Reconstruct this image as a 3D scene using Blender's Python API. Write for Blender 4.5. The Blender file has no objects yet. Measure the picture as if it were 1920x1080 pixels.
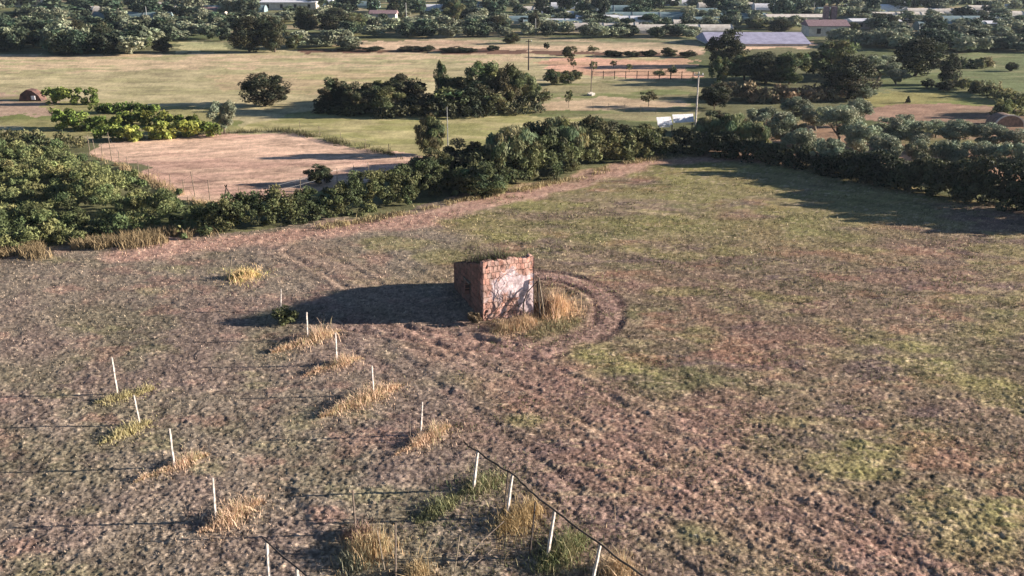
import bpy, math, random
import numpy as np
from mathutils import Vector
random.seed(7); RNG = np.random.default_rng(11)
S = bpy.context.scene
COL = S.collection
# ------------------------------------------------------------------ camera
H = 19.0; PITCH = math.radians(19.9); F = 1760.0      # F in pixels of the 1920 wide frame
cd = bpy.data.cameras.new('camera'); cam = bpy.data.objects.new('camera', cd); COL.objects.link(cam)
cam.location = (0, 0, H); cam.rotation_euler = (math.pi/2 - PITCH, 0, 0)
cd.sensor_width = 36; cd.lens = F/1920*36; cd.clip_start = 0.5; cd.clip_end = 9000
S.camera = cam
# ------------------------------------------------------------------ light
EL = math.radians(13.8); AZ = math.radians(87.0)      # azimuth clockwise from +Y: the sun stands to the right
to_sun = Vector((math.sin(AZ)*math.cos(EL), math.cos(AZ)*math.cos(EL), math.sin(EL)))
W = bpy.data.worlds.new("World"); S.world = W; W.use_nodes = True
nt = W.node_tree; bg = nt.nodes['Background']
sky = nt.nodes.new('ShaderNodeTexSky'); sky.sky_type = 'NISHITA'; sky.sun_disc = False
sky.sun_elevation = EL; sky.sun_rotation = AZ; sky.altitude = 1500; sky.air_density = .7; sky.dust_density = .2; sky.ozone_density = 1.5
nt.links.new(sky.outputs[0], bg.inputs[0]); bg.inputs[1].default_value = 0.05
sl = bpy.data.lights.new('sun', 'SUN'); sl.energy = 5.0; sl.angle = math.radians(0.6); sl.color = (1.0, 0.90, 0.80)
so = bpy.data.objects.new('sun', sl); COL.objects.link(so); so.rotation_mode = 'QUATERNION'
so.rotation_quaternion = to_sun.to_track_quat('Z', 'Y'); so.location = (60, 30, 60)
S.view_settings.view_transform = 'Standard'; S.view_settings.look = 'None'
S.view_settings.gamma = 1; S.view_settings.exposure = 1.52
S.cycles.max_bounces = 4; S.cycles.diffuse_bounces = 2; S.cycles.transparent_max_bounces = 4

# ------------------------------------------------------------------ survey: where a sight line meets the ground
def G(px, py, z=0.0):
    dx = (px-960)/F; dy = -(py-540)/F
    wy = math.cos(PITCH)+dy*math.sin(PITCH); wz = -math.sin(PITCH)+dy*math.cos(PITCH)
    t = (z-H)/wz
    return Vector((dx*t, wy*t, z))
def sz(px, py, n):          # metres that n pixels span at that ground point
    p = G(px, py); d = p.y*math.cos(PITCH)+H*math.sin(PITCH); return n*d/F
def hgt(px, pb, pt):        # height of an upright thing whose foot is at pb and top at pt
    p = G(px, pb); dep = PITCH+math.atan((pt-540)/F)
    return H - p.y*math.tan(dep)
def lin(c): return tuple(((v/255+0.055)/1.055)**2.4 if v > 10 else v/255/12.92 for v in c)
# ------------------------------------------------------------------ noise
def _h(ix, iy, s):
    n = (ix.astype(np.int64)*374761393 + iy.astype(np.int64)*668265263 + s*2147483647) & 0x7fffffff
    n = ((n ^ (n >> 13))*1274126177) & 0x7fffffff
    n = (n ^ (n >> 16)) & 0xffff
    return n/65535.0
def vn(x, y, s=0):
    x0 = np.floor(x); y0 = np.floor(y); fx = x-x0; fy = y-y0
    fx = fx*fx*(3-2*fx); fy = fy*fy*(3-2*fy)
    a = _h(x0, y0, s); b = _h(x0+1, y0, s); c = _h(x0, y0+1, s); d = _h(x0+1, y0+1, s)
    return (a+(b-a)*fx)*(1-fy)+(c+(d-c)*fx)*fy - 0.5
def fbm(x, y, s=0, o=4):
    r = 0; a = 1.0; ca, sa = math.cos(.6), math.sin(.6)
    for i in range(o):
        r = r + a*vn(x, y, s+i*17); a *= 0.55
        x, y = (x*ca-y*sa)*2.03+3.1, (x*sa+y*ca)*2.03+1.7
    return r
def inpoly(x, y, P):
    r = np.zeros(x.shape, bool); n = len(P)
    for i in range(n):
        x1, y1 = P[i]; x2, y2 = P[(i+1) % n]
        if y1 == y2: continue
        c = ((y1 > y) != (y2 > y)) & (x < (x2-x1)*(y-y1)/(y2-y1)+x1)
        r ^= c
    return r
def gp(pts): return [tuple(G(a, b).xy) for a, b in pts]
def pdist(x, y, P):
    """distance to a polyline and signed side offset"""
    best = np.full(x.shape, 1e9); side = np.zeros(x.shape)
    for (x1, y1), (x2, y2) in zip(P[:-1], P[1:]):
        dx, dy = x2-x1, y2-y1; L = dx*dx+dy*dy
        t = np.clip(((x-x1)*dx+(y-y1)*dy)/L, 0, 1)
        d = np.hypot(x-x1-t*dx, y-y1-t*dy)
        s = np.sign((x-x1)*dy-(y-y1)*dx)
        m = d < best; best = np.where(m, d, best); side = np.where(m, s, side)
    return best, best*side
def smooth(P, n=6):
    P = [np.array(p, float) for p in P]; out = []
    for i in range(len(P)-1):
        p0 = P[max(i-1, 0)]; p1 = P[i]; p2 = P[i+1]; p3 = P[min(i+2, len(P)-1)]
        for k in range(n):
            t = k/n
            out.append(.5*((2*p1)+(-p0+p2)*t+(2*p0-5*p1+4*p2-p3)*t*t+(-p0+3*p1-3*p2+p3)*t**3))
    out.append(P[-1]); return out
# ------------------------------------------------------------------ mesh helpers
def fast_mesh(name, V, Fq, k, cols=None, smooth_=False):
    V = np.asarray(V, np.float32); Fq = np.asarray(Fq, np.int32).reshape(-1)
    me = bpy.data.meshes.new(name); nf = len(Fq)//k
    me.vertices.add(len(V)); me.vertices.foreach_set('co', V.reshape(-1))
    me.loops.add(len(Fq)); me.loops.foreach_set('vertex_index', Fq)
    me.polygons.add(nf); me.polygons.foreach_set('loop_start', np.arange(0, nf*k, k, dtype=np.int32))
    try: me.polygons.foreach_set('loop_total', np.full(nf, k, np.int32))
    except Exception: pass
    if smooth_: me.polygons.foreach_set('use_smooth', np.ones(nf, bool))
    if cols is not None:
        a = me.color_attributes.new('Col', 'FLOAT_COLOR', 'POINT')
        c = np.ones((len(V), 4), np.float32); c[:, :3] = cols; a.data.foreach_set('color', c.reshape(-1))
    me.update(calc_edges=True); return me
def link(name, me, m, parent=None):
    o = bpy.data.objects.new(name, me); COL.objects.link(o)
    if m and len(me.materials) == 0: me.materials.append(m)
    if parent: o.parent = parent
    return o
def tag(o, label=None, cat=None, group=None, kind=None):
    if label: o['label'] = label
    if cat: o['category'] = cat
    if group: o['group'] = group
    if kind: o['kind'] = kind
    return o
def thing(name, label, cat, loc=(0, 0, 0), rz=0, group=None):
    o = bpy.data.objects.new(name, None); COL.objects.link(o); o.empty_display_size = .3
    o.location = loc; o.rotation_euler = (0, 0, rz); return tag(o, label, cat, group)
class MB:
    def __init__(s): s.v = []; s.f = []
    def add(s, V, Fs):
        b = len(s.v); s.v += [tuple(p) for p in V]; s.f += [tuple(i+b for i in f) for f in Fs]
    def box(s, c, d, rz=0, tilt=None):
        x, y, z = d[0]/2, d[1]/2, d[2]/2; cs, sn = math.cos(rz), math.sin(rz); V = []
        for a in (-x, x):
            for b in (-y, y):
                for e in (-z, z): V.append((c[0]+a*cs-b*sn, c[1]+a*sn+b*cs, c[2]+e))
        s.add(V, [(0, 1, 3, 2), (4, 6, 7, 5), (0, 4, 5, 1), (2, 3, 7, 6), (0, 2, 6, 4), (1, 5, 7, 3)])
    def tube(s, P, r, n=6, r2=None):
        P = [Vector(p) for p in P]; r2 = r if r2 is None else r2; R = []; m = len(P)
        for i, p in enumerate(P):
            t = (P[min(i+1, m-1)]-P[max(i-1, 0)]).normalized()
            u = t.cross(Vector((0.3, 1, .1)) if abs(t.y) < .9 else Vector((1, 0, .1))).normalized(); w = t.cross(u)
            rr = r+(r2-r)*i/(m-1)
            R.append([p+u*math.cos(2*math.pi*k/n)*rr+w*math.sin(2*math.pi*k/n)*rr for k in range(n)])
        V = [q for ring in R for q in ring]; Fs = []
        for i in range(m-1):
            for k in range(n): Fs.append((i*n+k, i*n+(k+1) % n, (i+1)*n+(k+1) % n, (i+1)*n+k))
        Fs.append(tuple(range(n))[::-1]); Fs.append(tuple((m-1)*n+k for k in range(n)))
        s.add(V, Fs)
    def prism(s, pts, y0, y1):      # polygon in xz extruded along y
        n = len(pts); V = [(x, y0, z) for x, z in pts]+[(x, y1, z) for x, z in pts]
        s.add(V, [tuple(range(n)), tuple(range(n, 2*n))[::-1]]+[(i, i+n, (i+1) % n+n, (i+1) % n) for i in range(n)])
    def build(s, name, m, parent=None):
        me = bpy.data.meshes.new(name); me.from_pydata(s.v, [], s.f); me.update()
        return link(name, me, m, parent)
# ------------------------------------------------------------------ materials
def nmat(name):
    m = bpy.data.materials.new(name); m.use_nodes = True; n = m.node_tree
    return m, n, n.nodes['Principled BSDF']
def N(n, t, **kw):
    x = n.nodes.new(t)
    for k, v in kw.items(): setattr(x, k, v)
    return x
def noisy(name, c1, c2, scale=6, rough=.85, bump=.2, detail=6, metal=0, dist=.02):
    m, n, b = nmat(name)
    tc = N(n, 'ShaderNodeTexCoord'); no = N(n, 'ShaderNodeTexNoise'); no.inputs['Scale'].default_value = scale
    no.inputs['Detail'].default_value = detail; r = N(n, 'ShaderNodeValToRGB')
    r.color_ramp.elements[0].position = .35; r.color_ramp.elements[1].position = .65
    r.color_ramp.elements[0].color = (*lin(c1), 1); r.color_ramp.elements[1].color = (*lin(c2), 1)
    bp = N(n, 'ShaderNodeBump'); bp.inputs['Strength'].default_value = bump; bp.inputs['Distance'].default_value = dist
    l = n.links.new; l(tc.outputs['Object'], no.inputs['Vector']); l(no.outputs[0], r.inputs[0]); l(r.outputs[0], b.inputs['Base Color'])
    l(no.outputs[0], bp.inputs['Height']); l(bp.outputs[0], b.inputs['Normal'])
    b.inputs['Roughness'].default_value = rough; b.inputs['Metallic'].default_value = metal
    return m
def leaf_mat(name, c, trans=.25, hue=.03, val=.25):
    """leaf colour c times the mesh tint, varied from plant to plant; some light passes through"""
    m, n, b = nmat(name); l = n.links.new
    at = N(n, 'ShaderNodeAttribute', attribute_name='Col'); oi = N(n, 'ShaderNodeObjectInfo')
    mx = N(n, 'ShaderNodeMix', data_type='RGBA', blend_type='MULTIPLY'); mx.inputs[0].default_value = 1
    mx.inputs[6].default_value = (*c, 1); l(at.outputs['Color'], mx.inputs[7])
    hs = N(n, 'ShaderNodeHueSaturation')
    mr = N(n, 'ShaderNodeMapRange'); mr.inputs[3].default_value = .5-hue; mr.inputs[4].default_value = .5+hue*.6
    mv = N(n, 'ShaderNodeMapRange'); mv.inputs[3].default_value = 1-val; mv.inputs[4].default_value = 1+val
    mu = N(n, 'ShaderNodeMath', operation='MULTIPLY'); fr = N(n, 'ShaderNodeMath', operation='FRACT'); mu.inputs[1].default_value = 7.31
    l(oi.outputs['Random'], mr.inputs[0]); l(oi.outputs['Random'], mu.inputs[0]); l(mu.outputs[0], fr.inputs[0]); l(fr.outputs[0], mv.inputs[0])
    l(mr.outputs[0], hs.inputs['Hue']); l(mv.outputs[0], hs.inputs['Value']); l(mx.outputs[2], hs.inputs['Color'])
    l(hs.outputs[0], b.inputs['Base Color']); b.inputs['Roughness'].default_value = .75
    b.inputs['Specular IOR Level'].default_value = .25
    tr = N(n, 'ShaderNodeBsdfTranslucent'); l(hs.outputs[0], tr.inputs[0])
    ms = N(n, 'ShaderNodeMixShader'); ms.inputs[0].default_value = trans
    l(b.outputs[0], ms.inputs[1]); l(tr.outputs[0], ms.inputs[2]); l(ms.outputs[0], n.nodes['Material Output'].inputs[0])
    return m
M = dict(
    concrete=noisy('weathered_white_concrete', (214, 203, 192), (150, 138, 128), 11),
    wood=noisy('grey_wood', (120, 105, 92), (78, 66, 58), 14),
    darkwood=noisy('dark_wood', (70, 58, 50), (38, 32, 30), 14),
    metal=noisy('galvanised', (150, 150, 150), (110, 108, 106), 12, .5, .05, metal=.4),
    bark=noisy('bark', (98, 84, 70), (60, 50, 42), 5, .95, .6),
    palebark=noisy('pale_bark', (140, 126, 108), (95, 84, 70), 6, .95, .6),
    white=noisy('white_sheet', (246, 244, 245), (215, 210, 208), 3, .5, .05),
    roofpurple=noisy('aged_roof_sheet', (178, 174, 194), (150, 146, 166), .8, .7, .1),
    tile=noisy('roof_tile', (150, 122, 124), (118, 94, 96), 3, .9, .3),
    plaster=noisy('house_plaster', (225, 215, 200), (195, 182, 168), 1.5),
    housedark=noisy('dark_opening', (45, 42, 42), (30, 28, 28), 2),
    green_shade=noisy('shade_net', (130, 150, 150), (100, 122, 128), .5),
)
LM = dict(
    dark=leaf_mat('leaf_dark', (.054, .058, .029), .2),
    mid=leaf_mat('leaf_mid', (.118, .128, .056), .25),
    olive=leaf_mat('leaf_olive', (.235, .255, .165), .15, .015, .25),
    vine=leaf_mat('leaf_vine', (.19, .235, .055), .3, .02, .2),
    reed=leaf_mat('leaf_reed', (.165, .175, .085), .3),
    hedge=leaf_mat('leaf_hedge', (.112, .126, .052), .25, .015, .12),
    bramble=leaf_mat('leaf_bramble', (.158, .182, .072), .25, .01, .1),
    dry=leaf_mat('dry_grass', (.52, .33, .15), .3, .01, .15),
    drydark=leaf_mat('dry_brown', (.20, .15, .09), .2, .01, .15),
    grass=leaf_mat('tuft_grass', (.25, .24, .09), .3, .02, .15),
    far=leaf_mat('leaf_far', (.060, .085, .050), .15, .04, .45),
    own=leaf_mat('field_litter', (1, 1, 1), .2, 0, 0),
)
# ================================================================== GROUND
rows = [-60, -30, -10, 2, 9, 13, 16]
D = []
for py in np.arange(1150, -89, -1.7): D.append(G(960, py).y)
D = np.array(rows+D+[3200, 4500])
us = np.concatenate([[-6, -3, -1.6, -1.0, -.75], np.linspace(-.62, .62, 880), [.75, 1.0, 1.6, 3, 6]])
DD, UU = np.meshgrid(D, us, indexing='ij')
X = UU*np.maximum(DD*.9403+6.47, 22); Y = DD.copy()
r1, r2, r3 = fbm(X/14, Y/14, 1), fbm(X/4, Y/4, 2), fbm(X/1.1, Y/1.1, 3)
f1, f2, f3 = fbm(X/.5, Y/.36, 4, 3), fbm(X/.2, Y/.15, 5, 2), fbm(X/45, Y/45, 6)
WX = X+fbm(X/5, Y/5, 8)*1.6*np.clip(Y/60, .4, 2.5); WY = Y+fbm(X/5, Y/5, 9)*2.2*np.clip(Y/60, .4, 3)
C = np.zeros(X.shape+(3,)); C[:] = lin((112, 110, 80))
def mixc(mask, col): 
    w = np.clip(mask, 0, 1)[..., None]; C[:] = C*(1-w)+np.array(lin(col))*w
def ss(x, a, b): t = np.clip((x-a)/(b-a), 0, 1); return t*t*(3-2*t)
mixc(ss(f3+.3*r1, -.1, .3), (120, 116, 78)); mixc(ss(r1, 0, .5)*.6, (88, 100, 62))
def region(pts, col, col2=None, s=0, blend=1.0, sc=6, thr=(.0, .35)):
    P = gp(pts); m = inpoly(WX, WY, P)*blend
    mixc(m, col)
    if col2:
        k = fbm(X/(sc*2.5), Y/sc, 40+s)
        mixc(m*ss(k, *thr), col2)
    return m
# distant and middle fields
region([(-400, 108), (330, 100), (640, 92), (1000, 98), (1290, 108), (1300, 150), (1180, 190), (1000, 215), (560, 262), (400, 262), (0, 262), (-500, 300)], (182, 168, 130), (166, 156, 116), 1, sc=3)
region([(-200, 104), (300, 100), (1020, 100), (1000, 118), (300, 130), (-200, 140)], (200, 176, 142), (170, 162, 120), 2, sc=2.5)
region([(380, 140), (800, 128), (850, 150), (600, 175), (420, 170)], (190, 168, 132), (170, 160, 116), 3, sc=2.5)
region([(440, 240), (560, 212), (800, 205), (1010, 196), (1120, 210), (1130, 250), (900, 300), (760, 300), (640, 262), (540, 242)], (152, 147, 97), (178, 166, 120), 4, sc=2.5, thr=(-.05, .3))
region([(0, 185), (110, 190), (420, 205), (470, 240), (400, 255), (0, 262)], (150, 142, 98), (120, 124, 76), 5)
region([(-100, 172), (95, 178), (105, 215), (-100, 225)], (176, 150, 128), (140, 132, 96), 6)
region([(1030, 108), (1310, 112), (1305, 146), (1060, 142), (1010, 130)], (214, 168, 142), (196, 158, 128), 7)
region([(640, 79), (900, 74), (1320, 80), (1320, 104), (1000, 100), (860, 96), (640, 92)], (214, 184, 152), (196, 166, 138), 8)
region([(1380, 79), (1520, 78), (1500, 90), (1370, 94)], (224, 188, 158))
region([(330, 80), (430, 78), (430, 92), (330, 96)], (196, 186, 138))
region([(560, 92), (930, 93), (1320, 103), (1320, 107), (930, 101), (560, 98)], (120, 92, 76))
region([(980, 160), (1300, 146), (1310, 225), (1180, 225), (1000, 215)], (154, 144, 108), (124, 128, 84), 9, sc=3)
region([(1010, 188), (1120, 182), (1290, 190), (1300, 200), (1100, 205), (1000, 202)], (186, 162, 132))
region([(1620, 105), (1960, 98), (1990, 215), (1760, 192), (1640, 190)], (112, 119, 82), (134, 132, 96), 10, sc=3)
region([(1625, 170), (1760, 168), (1900, 205), (1700, 205), (1600, 205)], (148, 140, 92), (128, 132, 80), 20)
region([(1590, 196), (1760, 195), (1830, 195), (1960, 215), (1960, 245), (1780, 245), (1600, 218)], (158, 128, 108), (130, 112, 92), 11)
region([(1350, 225), (1960, 240), (1990, 370), (1600, 330), (1330, 300)], (150, 122, 100), (120, 116, 80), 12)
region([(1520, 280), (1760, 290), (1960, 330), (1960, 345), (1600, 318)], (176, 140, 116))
mixc(ss(Y, 185, 215)*ss(fbm(X/16, Y/9, 140), .0, .2)*.8, (168, 152, 122)); mixc(ss(Y, 185, 215)*ss(fbm(X/20, Y/7, 141), .1, .25)*.7, (104, 116, 82))
# the fenced bare plot
plot = region([(172, 283), (210, 268), (400, 252), (560, 249), (640, 268), (800, 300), (700, 340), (620, 352), (500, 372), (380, 385), (300, 345), (235, 312)], (212, 178, 152), (192, 156, 136), 13, thr=(-.1, .3))
# main field
fld = inpoly(WX, WY, gp([(-700, 520), (0, 478), (350, 442), (640, 410), (860, 372), (1080, 322), (1250, 290), (1420, 292), (1560, 316), (1920, 395), (2600, 550), (2900, 1400), (-1500, 1400)]))
fldf = fld*1.0
mixc(fldf, (134, 121, 100))
left = ss(WX-fbm(X/6, Y/6, 61)*5 - (G(900, 620).x+(Y-46)*-.09), 1.5, -1.5)*fldf        # cultivated left, weedy right
mixc(left, (134, 121, 106)); mixc(left*ss(r2+.5*r1, .05, .5)*.6, (124, 105, 97)); mixc(left*ss(-r2+r1*.4, .0, .45)*.6, (122, 114, 92))
mixc(left*ss(fbm(X/2.2, Y/1.8, 71), .2, .5)*.5, (158, 124, 110)); mixc(left*ss(fbm(X/3, Y/2, 72), .2, .5)*.5, (138, 132, 98)); mixc(left*ss(fbm(X/1.1, Y/.8, 73), .25, .55)*.5, (100, 86, 82))
rt = (fldf-left).clip(0, 1)
mixc(rt, (132, 115, 96)); mixc(rt*ss(fbm(X/7, Y/3.5, 81)+.4*r3, .0, .45)*.7, (114, 112, 78)); mixc(rt*ss(fbm(X/11, Y/6, 88)+.3*r3, .0, .4)*.6, (136, 110, 98))
mixc(rt*ss(fbm(X/5, Y/3, 82)+.25*r3, .12, .42)*.6, (146, 138, 90)); mixc(rt*ss(fbm(X/6, Y/6, 83), .1, .45)*.7, (142, 112, 100))
mixc(rt*ss(fbm(X/3, Y/1.6, 84), .18, .45)*.6, (108, 90, 90)); mixc(rt*ss(fbm(X/1.3, Y/.5, 86), .2, .5)*.7, (170, 152, 118)); mixc(rt*ss(fbm(X/1.6, Y/.6, 87), .2, .5)*.6, (92, 82, 64)); mixc(rt*ss(fbm(X/4, Y/2.2, 89), .22, .5)*.55, (158, 120, 100)); mixc(rt*ss(Y, 52, 68)*ss(fbm(X/9, Y/5, 85), -.25, .2)*.55, (138, 134, 82))
# pinkish farm track along the hedge
far_track = gp(smooth([(250, 475), (520, 445), (700, 420), (840, 395), (1000, 358), (1120, 328), (1260, 306), (1380, 300), (1470, 306)]))
dt, _ = pdist(WX, WY, far_track)
mixc(ss(dt+fbm(X/2, Y/2, 91)*1.2, 2.6, .8)*fldf*.85, (176, 140, 124))
mixc(ss(np.abs(dt-1.4)+fbm(X, Y, 92)*.4, .5, .1)*fldf*.35, (206, 172, 150))
# turning track round the hut and the ruts that lead away from it
loop = gp(smooth([(1000, 512), (1070, 524), (1120, 548), (1142, 580), (1128, 615), (1075, 642), (1000, 662), (930, 652), (860, 640), (760, 622), (660, 610)]))
rutA = gp(smooth([(600, 590), (700, 655), (790, 735), (900, 815), (1010, 905), (1140, 1000), (1300, 1130)]))
rutB = gp(smooth([(860, 640), (1000, 700), (1160, 790), (1340, 900), (1600, 1040), (1760, 1140)]))
rutC = gp(smooth([(560, 470), (640, 510), (720, 560), (860, 640)]))
dl, sl_ = pdist(WX*.15+X*.85, WY*.15+Y*.85, loop); da, _ = pdist(X, Y, rutA); db, _ = pdist(X, Y, rutB); dc, _ = pdist(X, Y, rutC)
mixc(ss(dl+r3*.3, 1.3, .6)*.7, (158, 128, 118)); mixc(ss(np.abs(sl_-.75*np.sign(sl_))+r3*.1, .35, .1)*ss(dl, 2, 1)*.45, (96, 76, 70))
mixc(ss(da+r2*.8, 2.6, 1.2)*.5*fldf, (124, 106, 98)); mixc(ss(db+r2*1.2, 3.6, 1.8)*.55*fldf, (152, 122, 110))
mixc(ss(dc+r2, 3, 1)*.4*fldf, (150, 124, 108))
# yellow-green weeds in patches the photograph shows
for (a, b, w, h_) in [(1480, 790, 90, 16), (1570, 870, 60, 25), (1640, 885, 50, 12), (980, 790, 40, 14), (740, 455, 60, 12), (820, 480, 50, 12), (1330, 312, 70, 7), (1390, 470, 50, 10), (1260, 480, 60, 8), (1620, 468, 50, 7), (1500, 560, 60, 8), (1900, 470, 70, 14), (1110, 660, 50, 18), (1030, 600, 30, 12), (1260, 545, 60, 10), (1180, 690, 45, 14), (1860, 620, 80, 18), (1880, 740, 60, 30), (940, 545, 30, 8)]:
    c = G(a, b); rx = sz(a, b, w); ry = abs(G(a, b-h_).y-c.y)
    d = np.hypot((X-c.x)/rx, (Y-c.y)/ry)+r2*.7+r3*.35
    mixc(ss(d, 1.15, .5)*.42, (152, 146, 92))
# speckle: clods, straw and small dark gaps
f4c = fbm(X/.10, Y/.13, 107, 2)*np.clip(1.8-Y/45, .2, 1)
lum = 1+(f1*.24+f2*.45+r3*.14+f4c*1.05)*np.where(fld, 1, .6)+r2*.14+np.where(fld, 0, .42)*fbm(X/3.0, Y/1.5, 131, 4)+.55*plot*fbm(X*.35+Y*.15, (Y-X*.35)/.5, 133, 3)
st = ss(fbm(X/.22+r3*3, Y/.14, 101, 2), .28, .45)*fldf*.5; mixc(st, (200, 176, 150))
lum = lum+.07*np.sin(pdist(WX*.3+X*.7, WY*.3+Y*.7, rutB)[1]*2.6+r1)*rt+.10*fbm(X/9, Y/9, 161)
C *= np.clip(lum, .45, 1.8)[..., None]
# relief
near = np.clip(1.25-Y/110, .15, 1)
f4 = fbm(X/.085, Y/.11, 7, 2)
Z = (f1*.026+f2*.046+f4*.034*np.clip(1.7-Y/50, 0, 1)+r3*.03)*near*np.where(fld, 1, .55)+r2*.05+r1*.08
Z = Z*np.where(Y > 140, .6, 1)
for dd, amp, hw in ((dl, .052*(1+1.0*r2), .72), (da, .022, 1.0), (db, .026, 1.2), (dc, .03, 1.0)):
    am2 = amp*np.clip(1+1.6*fbm(X/1.7, Y/1.7, 151), .2, 1.9); Z -= am2*np.exp(-((dd-hw)/.24)**2)*fldf; Z += am2*.55*np.exp(-((dd-hw-.4)/.2)**2)*fldf
for k in (-2.6, -1.4, 2.4, 3.6, 4.8, 6.0, 7.2): Z -= .020*np.exp(-((_sd := (pdist(X, Y, rutB)[1]-k))/.22)**2)*fldf*ss(Y, 45, 30)
Z += .012*np.sin(pdist(WX*.1+X*.9, WY*.1+Y*.9, rutC)[1]*5.0)*fldf*ss(dc, 7, 4)*(f3*0+1)
nr, nc = X.shape
V = np.stack([X, Y, Z], -1).reshape(-1, 3)
ii = (np.arange(nr-1)[:, None]*nc+np.arange(nc-1)[None]).reshape(-1)
Fg = np.stack([ii, ii+1, ii+nc+1, ii+nc], -1)
gm, n, b = nmat('field_ground'); l = n.links.new
at = N(n, 'ShaderNodeAttribute', attribute_name='Col'); tc = N(n, 'ShaderNodeTexCoord')
n1 = N(n, 'ShaderNodeTexNoise'); n1.inputs['Scale'].default_value = 9; n1.inputs['Detail'].default_value = 5; n1.inputs['Roughness'].default_value = .7
mr = N(n, 'ShaderNodeMapRange'); mr.inputs[1].default_value = .3; mr.inputs[2].default_value = .7; mr.inputs[3].default_value = .62; mr.inputs[4].default_value = 1.38
vm = N(n, 'ShaderNodeVectorMath', operation='SCALE'); bp = N(n, 'ShaderNodeBump'); bp.inputs['Strength'].default_value = .6; bp.inputs['Distance'].default_value = .04
l(tc.outputs['Object'], n1.inputs['Vector']); l(n1.outputs[0], mr.inputs[0]); l(at.outputs['Color'], vm.inputs[0]); l(mr.outputs[0], vm.inputs['Scale'])
l(vm.outputs[0], b.inputs['Base Color']); l(n1.outputs[0], bp.inputs['Height']); l(bp.outputs[0], b.inputs['Normal'])
b.inputs['Roughness'].default_value = 1; b.inputs['Specular IOR Level'].default_value = .05
ground = link('ground', fast_mesh('ground', V, Fg, 4, C.reshape(-1, 3), True), gm); tag(ground, kind='structure')
from bisect import bisect
def gz(x, y):
    i = min(max(bisect(D.tolist(), y)-1, 0), nr-2); u = x/max(D[i]*.9403+6.47, 22)
    j = int(np.clip(np.searchsorted(us, u), 0, nc-1)); return float(Z[i, j])
def GP(px, py):
    p = G(px, py); p.z = gz(p.x, p.y); return p
# ================================================================== FOLIAGE BUILDERS
def leaf_quads(P, size, rng, elong=1.7, tint=None, upright=0.0, outward=None):
    n = len(P); a = rng.normal(size=(n, 3)); a[:, 2] += upright*2.5; a /= np.linalg.norm(a, axis=1)[:, None]
    b_ = rng.normal(size=(n, 3))
    if outward is not None: b_ = np.cross(a, outward+b_*.6)
    b_ = b_-a*(a*b_).sum(1)[:, None]; b_ /= np.linalg.norm(b_, axis=1)[:, None]+1e-9
    s = (size*(.6+.8*rng.random(n)))[:, None] if np.isscalar(size) else (size*(.6+.8*rng.random(n)))[:, None]
    V = np.stack([P-a*s*elong*.5, P+b_*s*.5, P+a*s*elong*.5, P-b_*s*.5], 1)
    c = np.repeat(tint[:, None, :], 4, 1)
    return V.reshape(-1, 3), c.reshape(-1, 3)
def clump_cloud(cent, rad, per, rng, squash=.8, keep=None):
    """leaves on and just inside the shells of many clumps; returns points, outward normals, clump index"""
    k = len(cent); idx = np.repeat(np.arange(k), per); n = len(idx)
    d = rng.normal(size=(n, 3)); d /= np.linalg.norm(d, axis=1)[:, None]
    r = rad[idx]*(1-.45*rng.random(n)**1.6)
    P = cent[idx]+d*r[:, None]*np.array([1, 1, squash])
    return P, d, idx
def crown_mesh(name, seed, shape='round', nclump=42, per=95, leaf=.085, base=.12, rc=.3, elong=1.7, tintvar=.35, hue=.25, up=0.0):
    rng = np.random.default_rng(seed); c = []
    while len(c) < nclump:
        p = rng.uniform(-1, 1, 3)
        if shape == 'round': ok = np.linalg.norm(p) < 1 and np.linalg.norm(p) > .35
        elif shape == 'dome': ok = np.linalg.norm(p) < 1 and np.linalg.norm(p*[1, 1, .9]) > .4 and p[2] > -.95
        elif shape == 'cone': ok = np.hypot(p[0], p[1]) < (1-p[2])*.45+.08
        elif shape == 'multi': ok = np.linalg.norm(p*[1, 1, 1]) < 1 and fbm(np.array([p[0]*1.8+seed]), np.array([p[1]*1.8+p[2]*1.5]), seed)[0] > -.12
        else: ok = True
        if ok: c.append(p)
    c = np.array(c); rad = rc*(.6+.7*rng.random(nclump))
    c[:, :2] *= (1-rc*.7); c[:, 2] *= (1-rc*.6)
    P, d, idx = clump_cloud(c, rad, per, rng)
    z = (P[:, 2]+1)/2; P[:, 2] = base+z*(1-base); m = P[:, 2] > .02; P, d, idx = P[m], d[m], idx[m]
    P[:, :2] *= .9
    ct = 1+tintvar*rng.uniform(-1, 1, (nclump, 1))*np.ones((1, 3)); ct[:, 0] *= 1+hue*rng.uniform(-1, 1, nclump); ct[:, 2] *= 1-hue*rng.uniform(-.5, .5, nclump)
    t = ct[idx]*(1+.3*rng.uniform(-1, 1, (len(P), 1)))
    V, cc = leaf_quads(P*np.array([1, 1, 2.0]), leaf, rng, elong, t, up, outward=d)
    V[:, 2] /= 2.0
    return fast_mesh(name, V, np.arange(len(V)), 4, np.clip(cc, .2, 2.2))
def trunk_mesh(name, seed, top=.5, r=.07, nb=5, lean=.15, spread=.5):
    rng = random.Random(seed); mb = MB(); x, y = rng.uniform(-lean, lean), rng.uniform(-lean, lean)
    mb.tube([(0, 0, -.02), (x*.4, y*.4, top*.4), (x, y, top*.75)], r, 7, r*.6)
    for k in range(nb):
        a = 2*math.pi*k/nb+rng.uniform(-.4, .4); z0 = top*(.35+.4*rng.random()); q = z0/(top*.75)
        mb.tube([(x*q, y*q, z0*.9), (x+math.cos(a)*spread*.45, y+math.sin(a)*spread*.45, top*.95), (x+math.cos(a)*spread, y+math.sin(a)*spread, top+.28)], r*.5, 5, r*.12)
    me = bpy.data.meshes.new(name); me.from_pydata(mb.v, [], mb.f); me.update(); return me
KIND = {}
def reg(kind, crowns, trunks): KIND[kind] = (crowns, trunks)
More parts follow.
